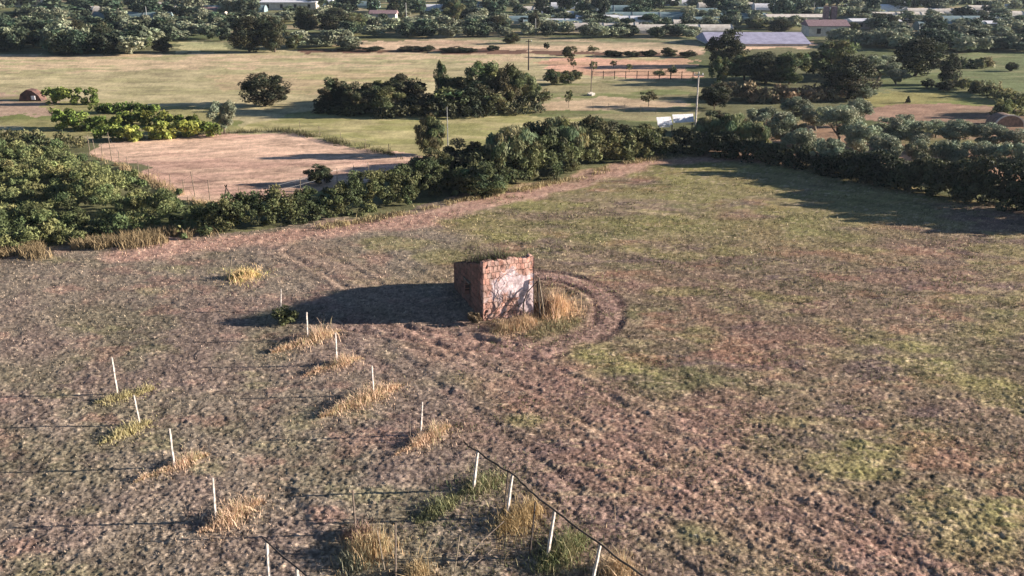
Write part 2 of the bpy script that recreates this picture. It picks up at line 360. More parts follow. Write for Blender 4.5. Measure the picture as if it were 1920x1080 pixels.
def wm(me, m): me.materials.append(m); return me
reg('broadleaf', [wm(crown_mesh('crown', 100+i, 'dome', 64, 170, .046, .0, .25, 1.9), LM['dark']) for i in range(3)], [wm(trunk_mesh('trunk', i, .4, .06), M['bark']) for i in range(2)])
reg('green', [wm(crown_mesh('crown', 120+i, 'multi', 60, 170, .046, .0, .25, 2.6), LM['mid']) for i in range(3)], [wm(trunk_mesh('trunk', 10+i, .4, .05), M['bark']) for i in range(2)])
reg('olive', [wm(crown_mesh('crown', 140+i, 'multi', 50, 180, .042, .14, .26, 2.8, .3, .1), LM['olive']) for i in range(4)], [wm(trunk_mesh('trunk', 20+i, .42, .07, 5, .2, .5), M['palebark']) for i in range(3)])
reg('shrub', [wm(crown_mesh('foliage', 160+i, 'multi', 66, 150, .040, .0, .24, 4.2, .5, .25, .5), LM['mid']) for i in range(3)], [wm(trunk_mesh('stem', 30, .4, .03, 6), M['bark'])])
reg('shrubpale', [wm(crown_mesh('foliage', 165+i, 'multi', 60, 150, .040, .0, .24, 4.6, .5, .25, .9), LM['reed']) for i in range(3)], [wm(trunk_mesh('stem', 32, .4, .03, 6), M['bark'])])
reg('shrubdark', [wm(crown_mesh('foliage', 170+i, 'multi', 64, 150, .044, .0, .24, 3.0, .45), LM['dark']) for i in range(2)], [wm(trunk_mesh('stem', 31, .4, .03, 6), M['bark'])])
reg('cone', [wm(crown_mesh('crown', 180+i, 'cone', 50, 80, .08, .06, .22), LM['dark']) for i in range(2)], [wm(trunk_mesh('trunk', 40, .5, .04, 2), M['bark'])])
reg('sapling', [wm(crown_mesh('crown', 190+i, 'multi', 26, 22, .12, .3, .3, 1.7), LM['mid']) for i in range(2)], [wm(trunk_mesh('trunk', 50+i, .5, .04, 5, .1, .5), M['bark']) for i in range(2)])
reg('sparse', [wm(crown_mesh('crown', 195, 'multi', 34, 34, .07, .25, .3), LM['drydark'])], [wm(trunk_mesh('trunk', 55, .5, .05, 7, .1, .55), M['bark'])])
reg('farolive', [wm(crown_mesh('crown', 210+i, 'dome', 22, 45, .15, .08, .36, 1.6, .3, .1), LM['olive']) for i in range(3)], None)
reg('fartree', [wm(crown_mesh('crown', 220+i, 'dome', 26, 50, .14, .05, .34), LM['far']) for i in range(4)], None)
reg('poplar', [wm(crown_mesh('crown', 230+i, 'round', 26, 50, .16, .03, .34), LM['far']) for i in range(2)], None)
CN = {'shrub': 'shrub', 'shrubpale': 'shrub', 'shrubdark': 'shrub', 'olive': 'olive_tree', 'farolive': 'olive_tree', 'cone': 'cypress_tree', 'sapling': 'young_tree', 'sparse': 'bare_tree', 'poplar': 'tall_tree', 'fartree': 'tree'}
rt_ = random.Random(5)
def plant(kind, px, base, w, h, label, group=None, cat=None, squash=1.0):
    """px, base: foot in the survey; w, h: width and height in metres"""
    p = G(px, base); p.z = gz(p.x, p.y)-.05
    cs, ts = KIND[kind]; c = rt_.choice(cs); name = CN.get(kind, 'tree'); rz = rt_.uniform(0, 6.28)
    cat = cat or ('shrub' if 'shrub' in kind else 'tree')
    if ts is None:
        o = bpy.data.objects.new(name, c); COL.objects.link(o); o.location = p; o.rotation_euler.z = rz
        o.scale = (w/2, w/2*squash, h); return tag(o, label, cat, group)
    o = thing(name, label, cat, p, rz, group); o.scale = (w/2, w/2*squash, h)
    cr = bpy.data.objects.new('foliage' if 'shrub' in kind else 'crown', c); COL.objects.link(cr); cr.parent = o
    t = rt_.choice(ts); tr = bpy.data.objects.new('stem' if 'shrub' in kind else 'trunk', t); COL.objects.link(tr); tr.parent = o
    return o
def P_(kind, px, base, wpx, top, label, group=None, cat=None):
    return plant(kind, px, base, sz(px, base, wpx), hgt(px, base, top), label, group, cat)
def mass(name, path, hw, heights, leaf, dens, m, seed, label=None, cat=None, kind=None, rc=.55, hollow=True, area=None, elong=1.8, tv=.40, hue=.13, stem=None):
    """a hedge or thicket: clumps of leaves along a ground path, or over an area polygon"""
    rng = np.random.default_rng(seed); cs = []; rs = []
    if area is None:
        P = [np.array(G(a, b_).xy) for a, b_ in path]; L = [np.linalg.norm(q-p) for p, q in zip(P[:-1], P[1:])]
        for (p, q, Ln, h0, h1) in zip(P[:-1], P[1:], L, heights[:-1], heights[1:]):
            nrm = np.array([-(q-p)[1], (q-p)[0]])/Ln; k = int(Ln*dens)
            for _ in range(k):
                t = rng.random(); o = rng.uniform(-1, 1)*hw; c = p+(q-p)*t+nrm*o
                hh = (h0+(h1-h0)*t)*(.75+.5*(fbm(c[:1]/2.2, c[1:]/2.2, seed)[0]+.5))*(1-.35*(abs(o)/hw)**2)
                cs.append((c[0], c[1], hh*rng.random()**.6)); rs.append(rc*(.5+.8*rng.random()))
    else:
        A = gp(area); xs = [a[0] for a in A]; ys = [a[1] for a in A]; k = int(dens*(max(xs)-min(xs))*(max(ys)-min(ys)))
        x = rng.uniform(min(xs), max(xs), k); y = rng.uniform(min(ys), max(ys), k); ok = inpoly(x, y, A); x, y = x[ok], y[ok]
        hh = heights[0]+(heights[1]-heights[0])*np.clip(fbm(x/4.5, y/4.5, seed)+.5, 0, 1)
        z = hh*rng.random(len(x))**.5
        cs = list(zip(x, y, z)); rs = list(rc*(.5+.8*rng.random(len(x))))
    cs = np.array(cs); rs = np.array(rs); per = int(hollow if hollow > 1 else 60)
    Pp, d, idx = clump_cloud(cs, rs, per, rng, .75); ok = Pp[:, 2] > -.02; Pp, d, idx = Pp[ok], d[ok], idx[ok]
    nk = len(cs); ct = 1+tv*rng.uniform(-1, 1, (nk, 1))*np.ones((1, 3))
    big = fbm(cs[:, 0]/3.5, cs[:, 1]/3.5, seed+5)[:, None]; ct *= 1+big*.8
    ct[:, 0] *= 1+hue*(rng.uniform(-1, 1, nk)+big[:, 0]*2); 
    t = ct[idx]*(1+.3*rng.uniform(-1, 1, (len(Pp), 1)))
    Vv, cc = leaf_quads(Pp, leaf, rng, elong, t, outward=d)
    return link(name, fast_mesh(name, Vv, np.arange(len(Vv)), 4, np.clip(cc, .2, 2.2)), m)
def blades(pts, hts, wid, rng, col, lean=.35, curve=.3, cv=.25):
    """thin upright blades, each two triangles bent at mid height"""
    n = len(pts); a = rng.uniform(0, 6.283, n); ln = lean*(.3+rng.random(n)); dr = np.stack([np.cos(a), np.sin(a), 0*a], -1)
    sa = rng.uniform(0, 6.283, n); sd = np.stack([np.cos(sa), np.sin(sa), 0*a], -1)*(wid*(.6+.8*rng.random(n)))[:, None]
    h = hts[:, None]; up = np.array([0, 0, 1.0])
    mid = pts+up*h*.55+dr*h*(ln*.4)[:, None]; tip = pts+up*h*(1-.3*ln[:, None])+dr*h*(ln*1.1)[:, None]
    V = np.stack([pts-sd*.5, pts+sd*.5, mid+sd*.35, mid-sd*.35, tip], 1).reshape(-1, 3)
    k = np.arange(n)[:, None]*5; Fs = np.concatenate([k+np.array([[0, 1, 2]]), k+np.array([[0, 2, 3]]), k+np.array([[3, 2, 4]])], 1).reshape(-1)
    c = np.array(col) if np.ndim(col) > 1 else np.ones((n, 3))*np.array(col)
    c = c*(1+cv*rng.uniform(-1, 1, (n, 1)))
    return V, Fs, np.repeat(c, 5, 0)
# ================================================================== FIELD LITTER (uncountable)
def litter(name, n, pymin, pymax, hmin, hmax, wid, colf, seed, mask=None, m='own'):
    rng = np.random.default_rng(seed)
    Dm, DM = G(960, pymax).y, G(960, pymin).y
    y = Dm*(DM/Dm)**(rng.random(n)**1.05); x = rng.uniform(-.62, .62, n)*(y*.9403+6.47)
    keep = inpoly(x, y, FLD)
    if mask is not None: keep &= mask(x, y, rng)
    x, y = x[keep], y[keep]; n = len(x)
    i = np.clip(np.searchsorted(D, y)-1, 0, nr-2); u = x/np.maximum(D[i]*.9403+6.47, 22); j = np.clip(np.searchsorted(us, u), 0, nc-1)
    z = Z[i, j]-.01
    pts = np.stack([x, y, z], -1); sc = np.clip(y/38, .8, 1.7)
    h = (hmin+(hmax-hmin)*rng.random(n)**2)*sc
    V, Fs, c = blades(pts, h, wid*1.0*np.ones(n)*sc, rng, colf(x, y, C[i, j], rng), .9)
    o = link(name, fast_mesh(name, V, Fs, 3, np.clip(c, 0.01, .8)), LM[m]); return o
FLD = gp([(-900, 540), (0, 482), (350, 446), (640, 414), (860, 378), (1080, 330), (1250, 298), (1420, 300), (1560, 320), (1920, 405), (2600, 560), (2900, 1400), (-1500, 1400)])
def c_dry(x, y, g, rng):
    k = rng.random((len(x), 1)); return g*(.6+.8*k)+np.array([.09, .065, .045])*(k > .75)*2.0
tag(litter('dry_stubble', 230000, 400, 1110, .02, .11, .026, c_dry, 301), 'short dry stubble and broken straw scattered over the whole field', 'stubble', kind='stuff')
def m_green(x, y, rng): return (fbm(x/2.5, y/2.0, 501)+.5*fbm(x/.6, y/.5, 502)+rng.normal(0, .14, len(x)) > .30) & (x > G(900, 620).x+(y-46)*-.09-1.5-3*fbm(x/3, y/3, 503))
def c_grn(x, y, g, rng):
    k = rng.random((len(x), 1)); return np.array([.165, .158, .075])*(.5+.9*k)*np.array([1, 1, .9])
tag(litter('low_weeds', 170000, 330, 1110, .04, .17, .032, c_grn, 302, m_green), 'low yellow green weeds in patches across the right side of the field', 'weeds', kind='stuff')
# ================================================================== HUT
hut_c = G(905, 602)
A_R = math.radians(19)         # the lit wall runs right and away
WL, DL, HF, HB = 2.95, 5.7, 3.35, 1.55
def stone_mat(c1=(222, 164, 144), c2=(204, 174, 160), mo=(122, 98, 88), nm='old_brick_wall'):
    m, n, b = nmat(nm); l = n.links.new
    tc = N(n, 'ShaderNodeTexCoord'); mp = N(n, 'ShaderNodeMapping'); mp.inputs['Scale'].default_value = (1, 1, 1)
    at = N(n, 'ShaderNodeAttribute', attribute_name='UVp')
    br = N(n, 'ShaderNodeTexBrick'); br.inputs['Scale'].default_value = 1.0; br.inputs['Brick Width'].default_value = .22; br.inputs['Row Height'].default_value = .34
    br.inputs['Mortar Size'].default_value = .018; br.inputs['Bias'].default_value = 0.0
    br.inputs['Color1'].default_value = (*lin(c1), 1); br.inputs['Color2'].default_value = (*lin(c2), 1); br.inputs['Mortar'].default_value = (*lin(mo), 1)
    wn = N(n, 'ShaderNodeTexNoise'); wn.inputs['Scale'].default_value = 3.2; wn.inputs['Detail'].default_value = 4
    wa = N(n, 'ShaderNodeMix', data_type='RGBA', blend_type='LINEAR_LIGHT'); wa.inputs[0].default_value = .16
    l(at.outputs['Vector'], wa.inputs[6]); l(at.outputs['Vector'], wn.inputs['Vector']); l(wn.outputs['Color'], wa.inputs[7]); l(wa.outputs[2], br.inputs['Vector'])
    pm = N(n, 'ShaderNodeAttribute', attribute_name='Col')        # plaster cover in red
    sp = N(n, 'ShaderNodeSeparateColor'); l(pm.outputs['Color'], sp.inputs[0])
    n2 = N(n, 'ShaderNodeTexNoise'); n2.inputs['Scale'].default_value = 7; n2.inputs['Detail'].default_value = 7; n2.inputs['Roughness'].default_value = .7; l(at.outputs['Vector'], n2.inputs['Vector'])
    ad = N(n, 'ShaderNodeMath', operation='ADD'); l(sp.outputs[0], ad.inputs[0]); l(n2.outputs[0], ad.inputs[1])
    rp = N(n, 'ShaderNodeMapRange'); rp.inputs[1].default_value = .93; rp.inputs[2].default_value = 1.13; l(ad.outputs[0], rp.inputs[0])
    pc = N(n, 'ShaderNodeValToRGB'); pc.color_ramp.elements[0].color = (*lin((206, 176, 174)), 1); pc.color_ramp.elements[1].color = (*lin((240, 220, 220)), 1)
    pc.color_ramp.elements[0].position = .35; pc.color_ramp.elements[1].position = .6; l(n2.outputs[0], pc.inputs[0])
    mx = N(n, 'ShaderNodeMix', data_type='RGBA'); l(rp.outputs[0], mx.inputs[0]); l(br.outputs['Color'], mx.inputs[6]); l(pc.outputs[0], mx.inputs[7])
    n3 = N(n, 'ShaderNodeTexNoise'); n3.inputs['Scale'].default_value = 2.1; n3.inputs['Detail'].default_value = 5; l(at.outputs['Vector'], n3.inputs['Vector'])
    a2 = N(n, 'ShaderNodeMapRange'); a2.inputs[1].default_value = .3; a2.inputs[2].default_value = .7; a2.inputs[3].default_value = .62; a2.inputs[4].default_value = 1.15; l(n3.outputs[0], a2.inputs[0])
    vm = N(n, 'ShaderNodeVectorMath', operation='SCALE'); l(mx.outputs[2], vm.inputs[0]); l(a2.outputs[0], vm.inputs['Scale'])
    l(vm.outputs[0], b.inputs['Base Color']); b.inputs['Roughness'].default_value = .95; b.inputs['Specular IOR Level'].default_value = .1
    bp = N(n, 'ShaderNodeBump'); bp.inputs['Strength'].default_value = .7; bp.inputs['Distance'].default_value = .03
    hm = N(n, 'ShaderNodeMath', operation='SUBTRACT'); l(n2.outputs[0], hm.inputs[0]); l(br.outputs['Fac'], hm.inputs[1]); l(hm.outputs[0], bp.inputs['Height']); l(bp.outputs[0], b.inputs['Normal'])
    return m
STONE = stone_mat(); SHADE_BROWN = stone_mat((150, 106, 92), (124, 98, 86), (84, 68, 60), 'shade_brown_brick_wall')  # darker brown copy, with the shade of the unlit side painted in
def slab(name, p0, p1, h0, h1, parent, out, seed, th=.32, hole=None, rag=.10, pk=1.0):
    """wall from p0 to p1 (local xy) with top height h0..h1, outer face displaced and ragged on top"""
    p0 = np.array(p0, float); p1 = np.array(p1, float); L = np.linalg.norm(p1-p0); nu, nv = int(L/.07), 46
    u = np.linspace(0, 1, nu); v = np.linspace(0, 1, nv); Uu, Vv = np.meshgrid(u, v, indexing='ij')
    top = h0+(h1-h0)*u+rag*fbm(u*L/.25, 0*u, seed, 3)-rag*.3*np.abs(fbm(u*L/.8, 0*u+3, seed+1))
    zz = -.15+Vv*(top[:, None]+.15); uw = Uu*L
    d = .05*fbm(uw/.5, zz/.5, seed+2, 4)+.025*fbm(uw/.12, zz/.12, seed+3, 2)
    edge = np.minimum(uw, L-uw); d = d*np.clip(edge/.1, 0, 1)
    o = np.array(out, float)
    XY = p0+(p1-p0)*Uu[..., None]; Xo = XY+o*d[..., None]; Xi = XY-o*th
    Vs = np.concatenate([np.concatenate([Xo, zz[..., None]], -1).reshape(-1, 3), np.concatenate([Xi, zz[..., None]], -1).reshape(-1, 3)])
    nn = nu*nv; Fs = []
    def idx(i, j, s=0): return s*nn+i*nv+j
    hu = lambda i, j: hole and hole[0] < uw[i, 0]+L/nu/2 < hole[1] and hole[2] < zz[i, j]+.04 < hole[3]
    for i in range(nu-1):
        for j in range(nv-1):
            if hu(i, j):
                for (di, dj, a, b_) in ((-1, 0, (0, 0), (0, 1)), (1, 0, (1, 0), (1, 1)), (0, -1, (0, 0), (1, 0)), (0, 1, (0, 1), (1, 1))):
                    if not hu(i+di, j+dj): Fs.append((idx(i+a[0], j+a[1]), idx(i+b_[0], j+b_[1]), idx(i+b_[0], j+b_[1], 1), idx(i+a[0], j+a[1], 1)))
                continue
            for s in (0, 1): Fs.append((idx(i, j, s), idx(i+1, j, s), idx(i+1, j+1, s), idx(i, j+1, s)))
        Fs.append((idx(i, nv-1), idx(i+1, nv-1), idx(i+1, nv-1, 1), idx(i, nv-1, 1)))
    for j in range(nv-1):
        for i in (0, nu-1): Fs.append((idx(i, j), idx(i, j+1), idx(i, j+1, 1), idx(i, j, 1)))
    pl = np.clip(.78-1.3*np.clip(.22-Uu, 0, 1)*3-1.5*np.clip(Vv-.66, 0, 1)*2.0+.85*fbm(uw/.8, zz/.9, seed+9), 0, 1)*.82*pk
    cols = np.stack([pl, pl*0, pl*0], -1).reshape(-1, 3); cols = np.concatenate([cols, cols])
    me = fast_mesh(name, Vs, np.array(Fs), 4, cols)
    a = me.attributes.new('UVp', 'FLOAT_VECTOR', 'POINT'); uvp = np.stack([uw+seed, zz, 0*zz], -1).reshape(-1, 3).astype(np.float32)
    a.data.foreach_set('vector', np.concatenate([uvp, uvp]).reshape(-1))
    return link(name, me, STONE if name == 'front_wall' else SHADE_BROWN, parent)
hut = thing('brick_hut', 'small windowed ruined hut of bare reddish brick and pale plaster standing alone in the field', 'hut', hut_c, A_R)
slab('front_wall', (0, 0), (WL, 0), HF, HF+.03, hut, (0, -1), 3, rag=.16)
slab('side_wall', (0, .02), (0, DL), HF-.06, HB, hut, (-1, 0), 5, hole=(2.3, 3.3, .42, 1.35), pk=.1)  # plaster kept thin so this shaded wall reads darker
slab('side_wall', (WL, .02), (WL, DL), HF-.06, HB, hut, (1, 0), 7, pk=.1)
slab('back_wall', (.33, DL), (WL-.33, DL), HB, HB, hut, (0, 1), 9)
mb = MB(); mb.add([(.3, .34, HF-.32), (WL-.3, .34, HF-.32), (WL-.3, DL-.3, HB-.12), (.3, DL-.3, HB-.12), (.3, .34, HF-.5), (WL-.3, .34, HF-.5), (WL-.3, DL-.3, HB-.3), (.3, DL-.3, HB-.3)],
    [(0, 1, 2, 3), (7, 6, 5, 4), (0, 4, 5, 1), (1, 5, 6, 2), (2, 6, 7, 3), (3, 7, 4, 0)])
mb.build('roof', noisy('earthy_roof', (100, 84, 66), (66, 56, 44), 5), hut)
mb = MB(); mb.box((-.03, 2.8, 1.42), (.14, 1.2, .07)); mb.build('lintel', M['palebark'], hut)
mb = MB()
for k in range(5): mb.box((.26, 2.32+k*.24, .9), (.05, .225, 1.08))
mb.build('opening_dark_fill', M['darkwood'], hut)  # added dark boards standing in for the unlit interior behind the opening
ce, se = math.cos(A_R), math.sin(A_R)
def HL(x, y, z=0): return Vector((hut_c.x+x*ce-y*se, hut_c.y+x*se+y*ce, z))
def roof_z(y): return HF-.25+(HB-HF+.2)*(y-.3)/(DL-.6)
rng = np.random.default_rng(77); n_ = 5200
lx = rng.uniform(.05, WL-.1, n_); ly = .15+(DL-.5)*rng.random(n_)**1.7
pt = np.array([HL(a, b_, roof_z(b_)-.05) for a, b_ in zip(lx, ly)]); hh = .10+.60*rng.random(n_)**2*(.7+1.2*np.exp(-((lx-1.2)/.5)**2))*np.clip(1.15-np.abs(lx-1.3)/2.6, .2, 1)
cl = np.where((rng.random((n_, 1)) < .25), np.array([[.11, .13, .045]]), np.array([[.085, .065, .048]]))
Vb, Fb, cb = blades(pt, hh, .035*np.ones(n_), rng, cl, .5)
o = link('roof_plants', fast_mesh('roof_plants', Vb, Fb, 3, cb), LM['own']); tag(o, 'dark brown and green weeds growing thickly over the top of the ruined hut', 'weeds', kind='stuff')
# dead creeper on the lit wall
mb = MB(); rv = random.Random(3)
def creep(x, z, a, ln, r, dep=0):
    P = [HL(x, -.06, z)]; 
    for k in range(int(ln/.18)):
        a += rv.uniform(-.35, .35); x += math.cos(a)*.18; z += math.sin(a)*.18
        if x < .05 or x > WL-.05 or z < .05 or z > HF-.1: break
        P.append(HL(x, -.06, z))
        if dep < 2 and rv.random() < .3: creep(x, z, a+rv.choice((-1, 1))*.6, ln*.5, r*.6, dep+1)
    if len(P) > 1: mb.tube(P, r, 4, r*.4)
creep(.5, .1, 1.2, 2.2, .022); creep(.9, .1, .5, 2.0, .018); creep(1.6, .2, 1.0, 1.9, .018); creep(2.5, .1, 1.9, 2.0, .02)
creep(.2, .1, .25, 2.5, .02)
o = mb.build('dead_creeper', M['darkwood']); tag(o, 'thin dark leafless creeper climbing the sunlit wall of the hut', 'creeper')
def branch(name, P, r, m, label, cat='branch', r2=None, group=None):
    mb = MB(); mb.tube(P, r, 6, r2 if r2 is not None else r*.6); o = mb.build(name, m); tag(o, label, cat, group); return o
branch('dead_branch', [HL(2.2, -.35, 0), HL(2.25, -.3, .9), HL(2.5, -.2, 1.45), HL(3.05, -.15, 1.95)], .045, M['darkwood'], 'dark curved dead branch arching against the right side of the lit hut wall')
branch('wooden_stake', [HL(3.40, -.5, 0), HL(3.15, -.15, 2.2)], .05, M['palebark'], 'pale straight stake leaning against the right corner of the hut', 'stake', .05)
branch('dark_stake', [HL(3.12, -.55, 0), HL(3.08, -.12, 2.0)], .045, M['darkwood'], 'dark stake leaning beside the pale one at the right corner of the hut', 'stake', .04)
mb = MB()
for k in range(60):
    a = rv.uniform(-.6, .9); b_ = HL(3.25+rv.random()*1.1, -.2+rv.random()*1.6); ln = rv.uniform(.6, 1.7)
    mb.tube([b_, b_+Vector((-.35*ln*rv.random(), rv.uniform(-.2, .2), ln*.6)), b_+Vector((-.6*ln*rv.uniform(.2, 1), rv.uniform(-.3, .3), ln*rv.uniform(.8, 1.05)))], .022, 4, .008)
o = mb.build('brushwood_pile', M['bark']); tag(o, 'heap of dark dead twigs piled against the right side of the hut', 'brushwood')
# ================================================================== TUFTS
def tuft(name, p0, p1, wpx, hm, n0, label, col=(.68, .48, .33), col2=(.42, .35, .20), gfrac=.25, seed=0, group=None, lean=.5, cat='grass clump', peak=None, blade=.026):
    n = int(n0*1.5); rng = np.random.default_rng(900+seed); a = G(*p0); b_ = G(*p1); mid = ((p0[0]+p1[0])/2, (p0[1]+p1[1])/2)
    t = rng.random(n); w = sz(*mid, wpx)*.5
    prof = np.sin(np.pi*np.clip(t, .02, .98))**.6
    if peak is not None: prof = prof*(.4+.6*np.exp(-((t-peak)/.22)**2))
    x = a.x+(b_.x-a.x)*t+rng.standard_t(3, n)*w*.45*prof; y = a.y+(b_.y-a.y)*t+rng.standard_t(3, n)*w*.7*prof
    ex = rng.random(n) < .38; x = np.where(ex, x+rng.normal(0, 1, n)*w*1.5, x); y = np.where(ex, y+rng.normal(0, 1, n)*w*1.9, y)
    pk2 = .55+.75*np.clip(vn(t*9+seed, t*0+seed, seed)+.5, 0, 1)
    z = np.array([gz(xx, yy) for xx, yy in zip(x, y)])-.02
    h = hm*1.3*(.2+.8*rng.random(n)**1.3)*(prof*.8+.2)*np.where(ex, .4, 1)*pk2
    k = rng.random((n, 1)) < (gfrac+.5*vn(x*1.5, y*1.5, seed)[:, None])
    c = np.where(k, np.array([col2]), np.array([col]))
    V, Fs, cc = blades(np.stack([x, y, z], -1), h, blade*np.ones(n), rng, c, lean)
    o = link(name, fast_mesh(name, V, Fs, 3, cc), LM['own']); return tag(o, label, cat, group)
g_ = 'dry grass clumps at the feet of the posts'
tuft('dry_grass_clump', (428, 524), (484, 515), 26, .85, 1500, 'yellow topped dry grass clump farthest up the left field, by a lone thin stake', seed=1, group=g_, peak=.6, col=(.74, .52, .28), col2=(.48, .45, .15), gfrac=.35)
tuft('dry_grass_clump', (508, 664), (640, 622), 22, .70, 2200, 'orange dry grass strip under the post just below the hut shadow', seed=2, group=g_, peak=.65)
tuft('dry_grass_clump', (570, 705), (678, 672), 20, .55, 1600, 'thin orange dry grass strip under the second post below the hut shadow', seed=3, group=g_, peak=.7)
tuft('dry_grass_clump', (600, 785), (752, 722), 26, .75, 2800, 'largest orange dry grass strip, under the third post below the hut shadow', seed=4, group=g_, peak=.6)
tuft('dry_grass_clump', (740, 855), (845, 800), 26, .60, 1700, 'dry grass strip with yellow tip under the fourth post below the hut shadow', seed=5, group=g_, peak=.7, gfrac=.35)
tuft('dry_grass_clump', (180, 758), (290, 730), 18, .35, 1500, 'yellow green grass strip at the uppermost post of the left row', seed=6, group=g_, col=(.52, .45, .22), gfrac=.5)
tuft('dry_grass_clump', (185, 832), (285, 790), 18, .35, 1300, 'yellow green grass strip at the second post of the left row', seed=7, group=g_, col=(.52, .45, .22), gfrac=.45)
tuft('dry_grass_clump', (250, 905), (390, 852), 22, .45, 1900, 'grass strip, yellow then orange, at the third post of the left row', seed=8, group=g_, gfrac=.4, peak=.75)
tuft('dry_grass_clump', (375, 1000), (490, 940), 34, .60, 1800, 'rusty orange grass clump at the fourth post of the left row', seed=9, group=g_, peak=.5, gfrac=.15)
tuft('dry_grass_clump', (655, 1042), (725, 1030), 30, .90, 1500, 'tall upright golden grass clump around a thin brown stake near the lower edge', seed=10, group=g_, lean=.25, col=(.52, .36, .2))
tuft('green_grass_clump', (780, 980), (860, 935), 38, .32, 1500, 'bright green grass clump left of the first post of the railed row', seed=11, col=(.21, .22, .11), col2=(.36, .34, .17), gfrac=.35, cat='grass clump')
tuft('green_grass_clump', (860, 930), (950, 895), 44, .40, 1700, 'green and straw grass clump behind the first post of the railed row', seed=12, col=(.18, .20, .09), col2=(.38, .32, .19), gfrac=.4)
tuft('dry_grass_clump', (930, 1000), (1010, 955), 40, .60, 1500, 'tan dry grass clump at the second white post of the railed row', seed=13, group=g_, gfrac=.2, col=(.42, .30, .15))
tuft('green_grass_clump', (1010, 1070), (1095, 1010), 50, .52, 2200, 'leafy green grass clump right of the third white post of the railed row', seed=14, col=(.16, .18, .075), col2=(.36, .31, .17), gfrac=.35)
tuft('dry_grass_clump', (1135, 1080), (1180, 1072), 30, .75, 900, 'pale straw grass clump at the lower edge, right of the last white post', seed=15, group=g_, col=(.50, .36, .22))
tuft('dry_grass_clump', (765, 1085), (800, 1075), 30, .6, 600, 'straw grass clump at the lower edge between the grey stakes', seed=16, group=g_, col=(.45, .33, .18))
tuft('dry_grass_clump', (1020, 588), (1066, 580), 32, 1.05, 3600, 'tall rounded golden haystack shaped grass clump right of the hut', seed=17, lean=.35, peak=.5, col=(.66, .46, .27), col2=(.60, .38, .26))
tuft('dry_grass_clump', (925, 622), (1005, 604), 26, .55, 2800, 'golden grass clump at the foot of the sunlit wall of the hut', seed=18, lean=.35, col=(.58, .40, .25), col2=(.34, .27, .15))
tuft('dry_grass_clump', (985, 632), (1090, 598), 40, .26, 2200, 'low yellow green grass apron between the hut and the curved track', seed=19, col=(.38, .31, .18), col2=(.25, .24, .12), gfrac=.35)
tuft('dry_grass_clump', (640, 1010), (700, 995), 20, .5, 700, 'purplish brown grass clump behind the thin brown stake near the lower edge', seed=20, col=(.30, .20, .16))
tuft('straw_grass_clump', (690, 1060), (640, 1055), 30, .5, 700, 'grey straw grass clump left of the tall golden clump at the lower edge', seed=21, col=(.28, .27, .18), col2=(.2, .2, .13))
# weeds at the dark corner of the hut and the shrub in its shadow
def near_bush(name, px, py, w, h, n, leaf, m, label, seed, per=70, cat='shrub'):
    rng = np.random.default_rng(seed); p = GP(px, py)
    c = rng.normal(size=(n, 3)); c /= np.linalg.norm(c, axis=1)[:, None]; c *= rng.random((n, 1))**.4
    c = c*np.array([w/2, w/2, h/2])*.75+np.array([0, 0, h/2]); rad = .22*min(w, h)*(.6+.8*rng.random(n))
    P, d, idx = clump_cloud(c, rad, per, rng); ok = P[:, 2] > 0; P, d, idx = P[ok], d[ok], idx[ok]
    t = (1+.35*rng.uniform(-1, 1, (n, 1))*np.ones((1, 3)))[idx]*(1+.3*rng.uniform(-1, 1, (len(P), 1)))
    V, cc = leaf_quads(P, leaf, rng, 1.8, t, outward=d)
    e = thing(name, label, cat, p); link('foliage', fast_mesh('foliage', V, np.arange(len(V)), 4, np.clip(cc, .2, 2)), m, e)
    mb = MB(); r_ = random.Random(seed)
    for k in range(7):
        a = r_.uniform(0, 6.28); mb.tube([(0, 0, -.03), (math.cos(a)*w*.15, math.sin(a)*w*.15, h*.4), (math.cos(a)*w*.3, math.sin(a)*w*.3, h*.75)], .02, 5, .008)
    mb.build('stem', M['bark'], e); return e
near_bush('shrub', 536, 606, 1.7, 1.0, 20, .07, LM['hedge'], 'small dark green leafy shrub at the far tip of the hut shadow', 41)
near_bush('shrub', 889, 606, 1.1, .6, 14, .08, LM['drydark'], 'low dark weedy shrub at the shaded front corner of the hut', 42)
near_bush('shrub', 455, 521, .9, .5, 8, .07, LM['grass'], 'low yellowish weed beside the farthest dry clump in the left field', 43)
# ================================================================== POSTS
rp = random.Random(9)
def post(px, pt, base, xtop, r, label, m='concrete', name='concrete_post', cat='post', group=None, hole=True):
    p = GP(px, base); d = p.y*math.cos(PITCH)+H*math.sin(PITCH); h = hgt(px, base, pt)+.02
    topd = d-h*math.sin(PITCH); xt = (xtop-960)/F*topd
    e = thing(name, label, cat, p, 0, group); dxl = xt-p.x
    mb = MB(); s = r*rp.uniform(.78, .92)
    V = []; K = 7
    for k in range(K):
        q = k/(K-1); cx, cy = dxl*q+rp.uniform(-.006, .006), rp.uniform(-.006, .006); ss_ = s*(1-.15*q)
        V += [(cx, cy-ss_*1.4, h*q-.1*(1-q)), (cx+ss_*1.4, cy, h*q-.1*(1-q)), (cx, cy+ss_*1.4, h*q-.1*(1-q)), (cx-ss_*1.4, cy, h*q-.1*(1-q))]
    Fs = [(0, 3, 2, 1), (4*K-4, 4*K-3, 4*K-2, 4*K-1)]
    for k in range(K-1):
        for j in range(4): Fs.append((4*k+j, 4*k+(j+1) % 4, 4*k+4+(j+1) % 4, 4*k+4+j))
    mb.add(V, Fs); sh = mb.build('shaft', M[m], e)
    if hole:
        mb = MB(); mb.tube([(dxl-.09, 0, h*.93), (dxl+.09, .03, h*.96)], .008, 5); mb.tube([(dxl*.6-.07, -.03, h*.6), (dxl*.6+.07, -.03, h*.6)], .006, 5); mb.build('wire_tie', M['metal'], e)
    return e, Vector((xt, p.y, p.z+h))
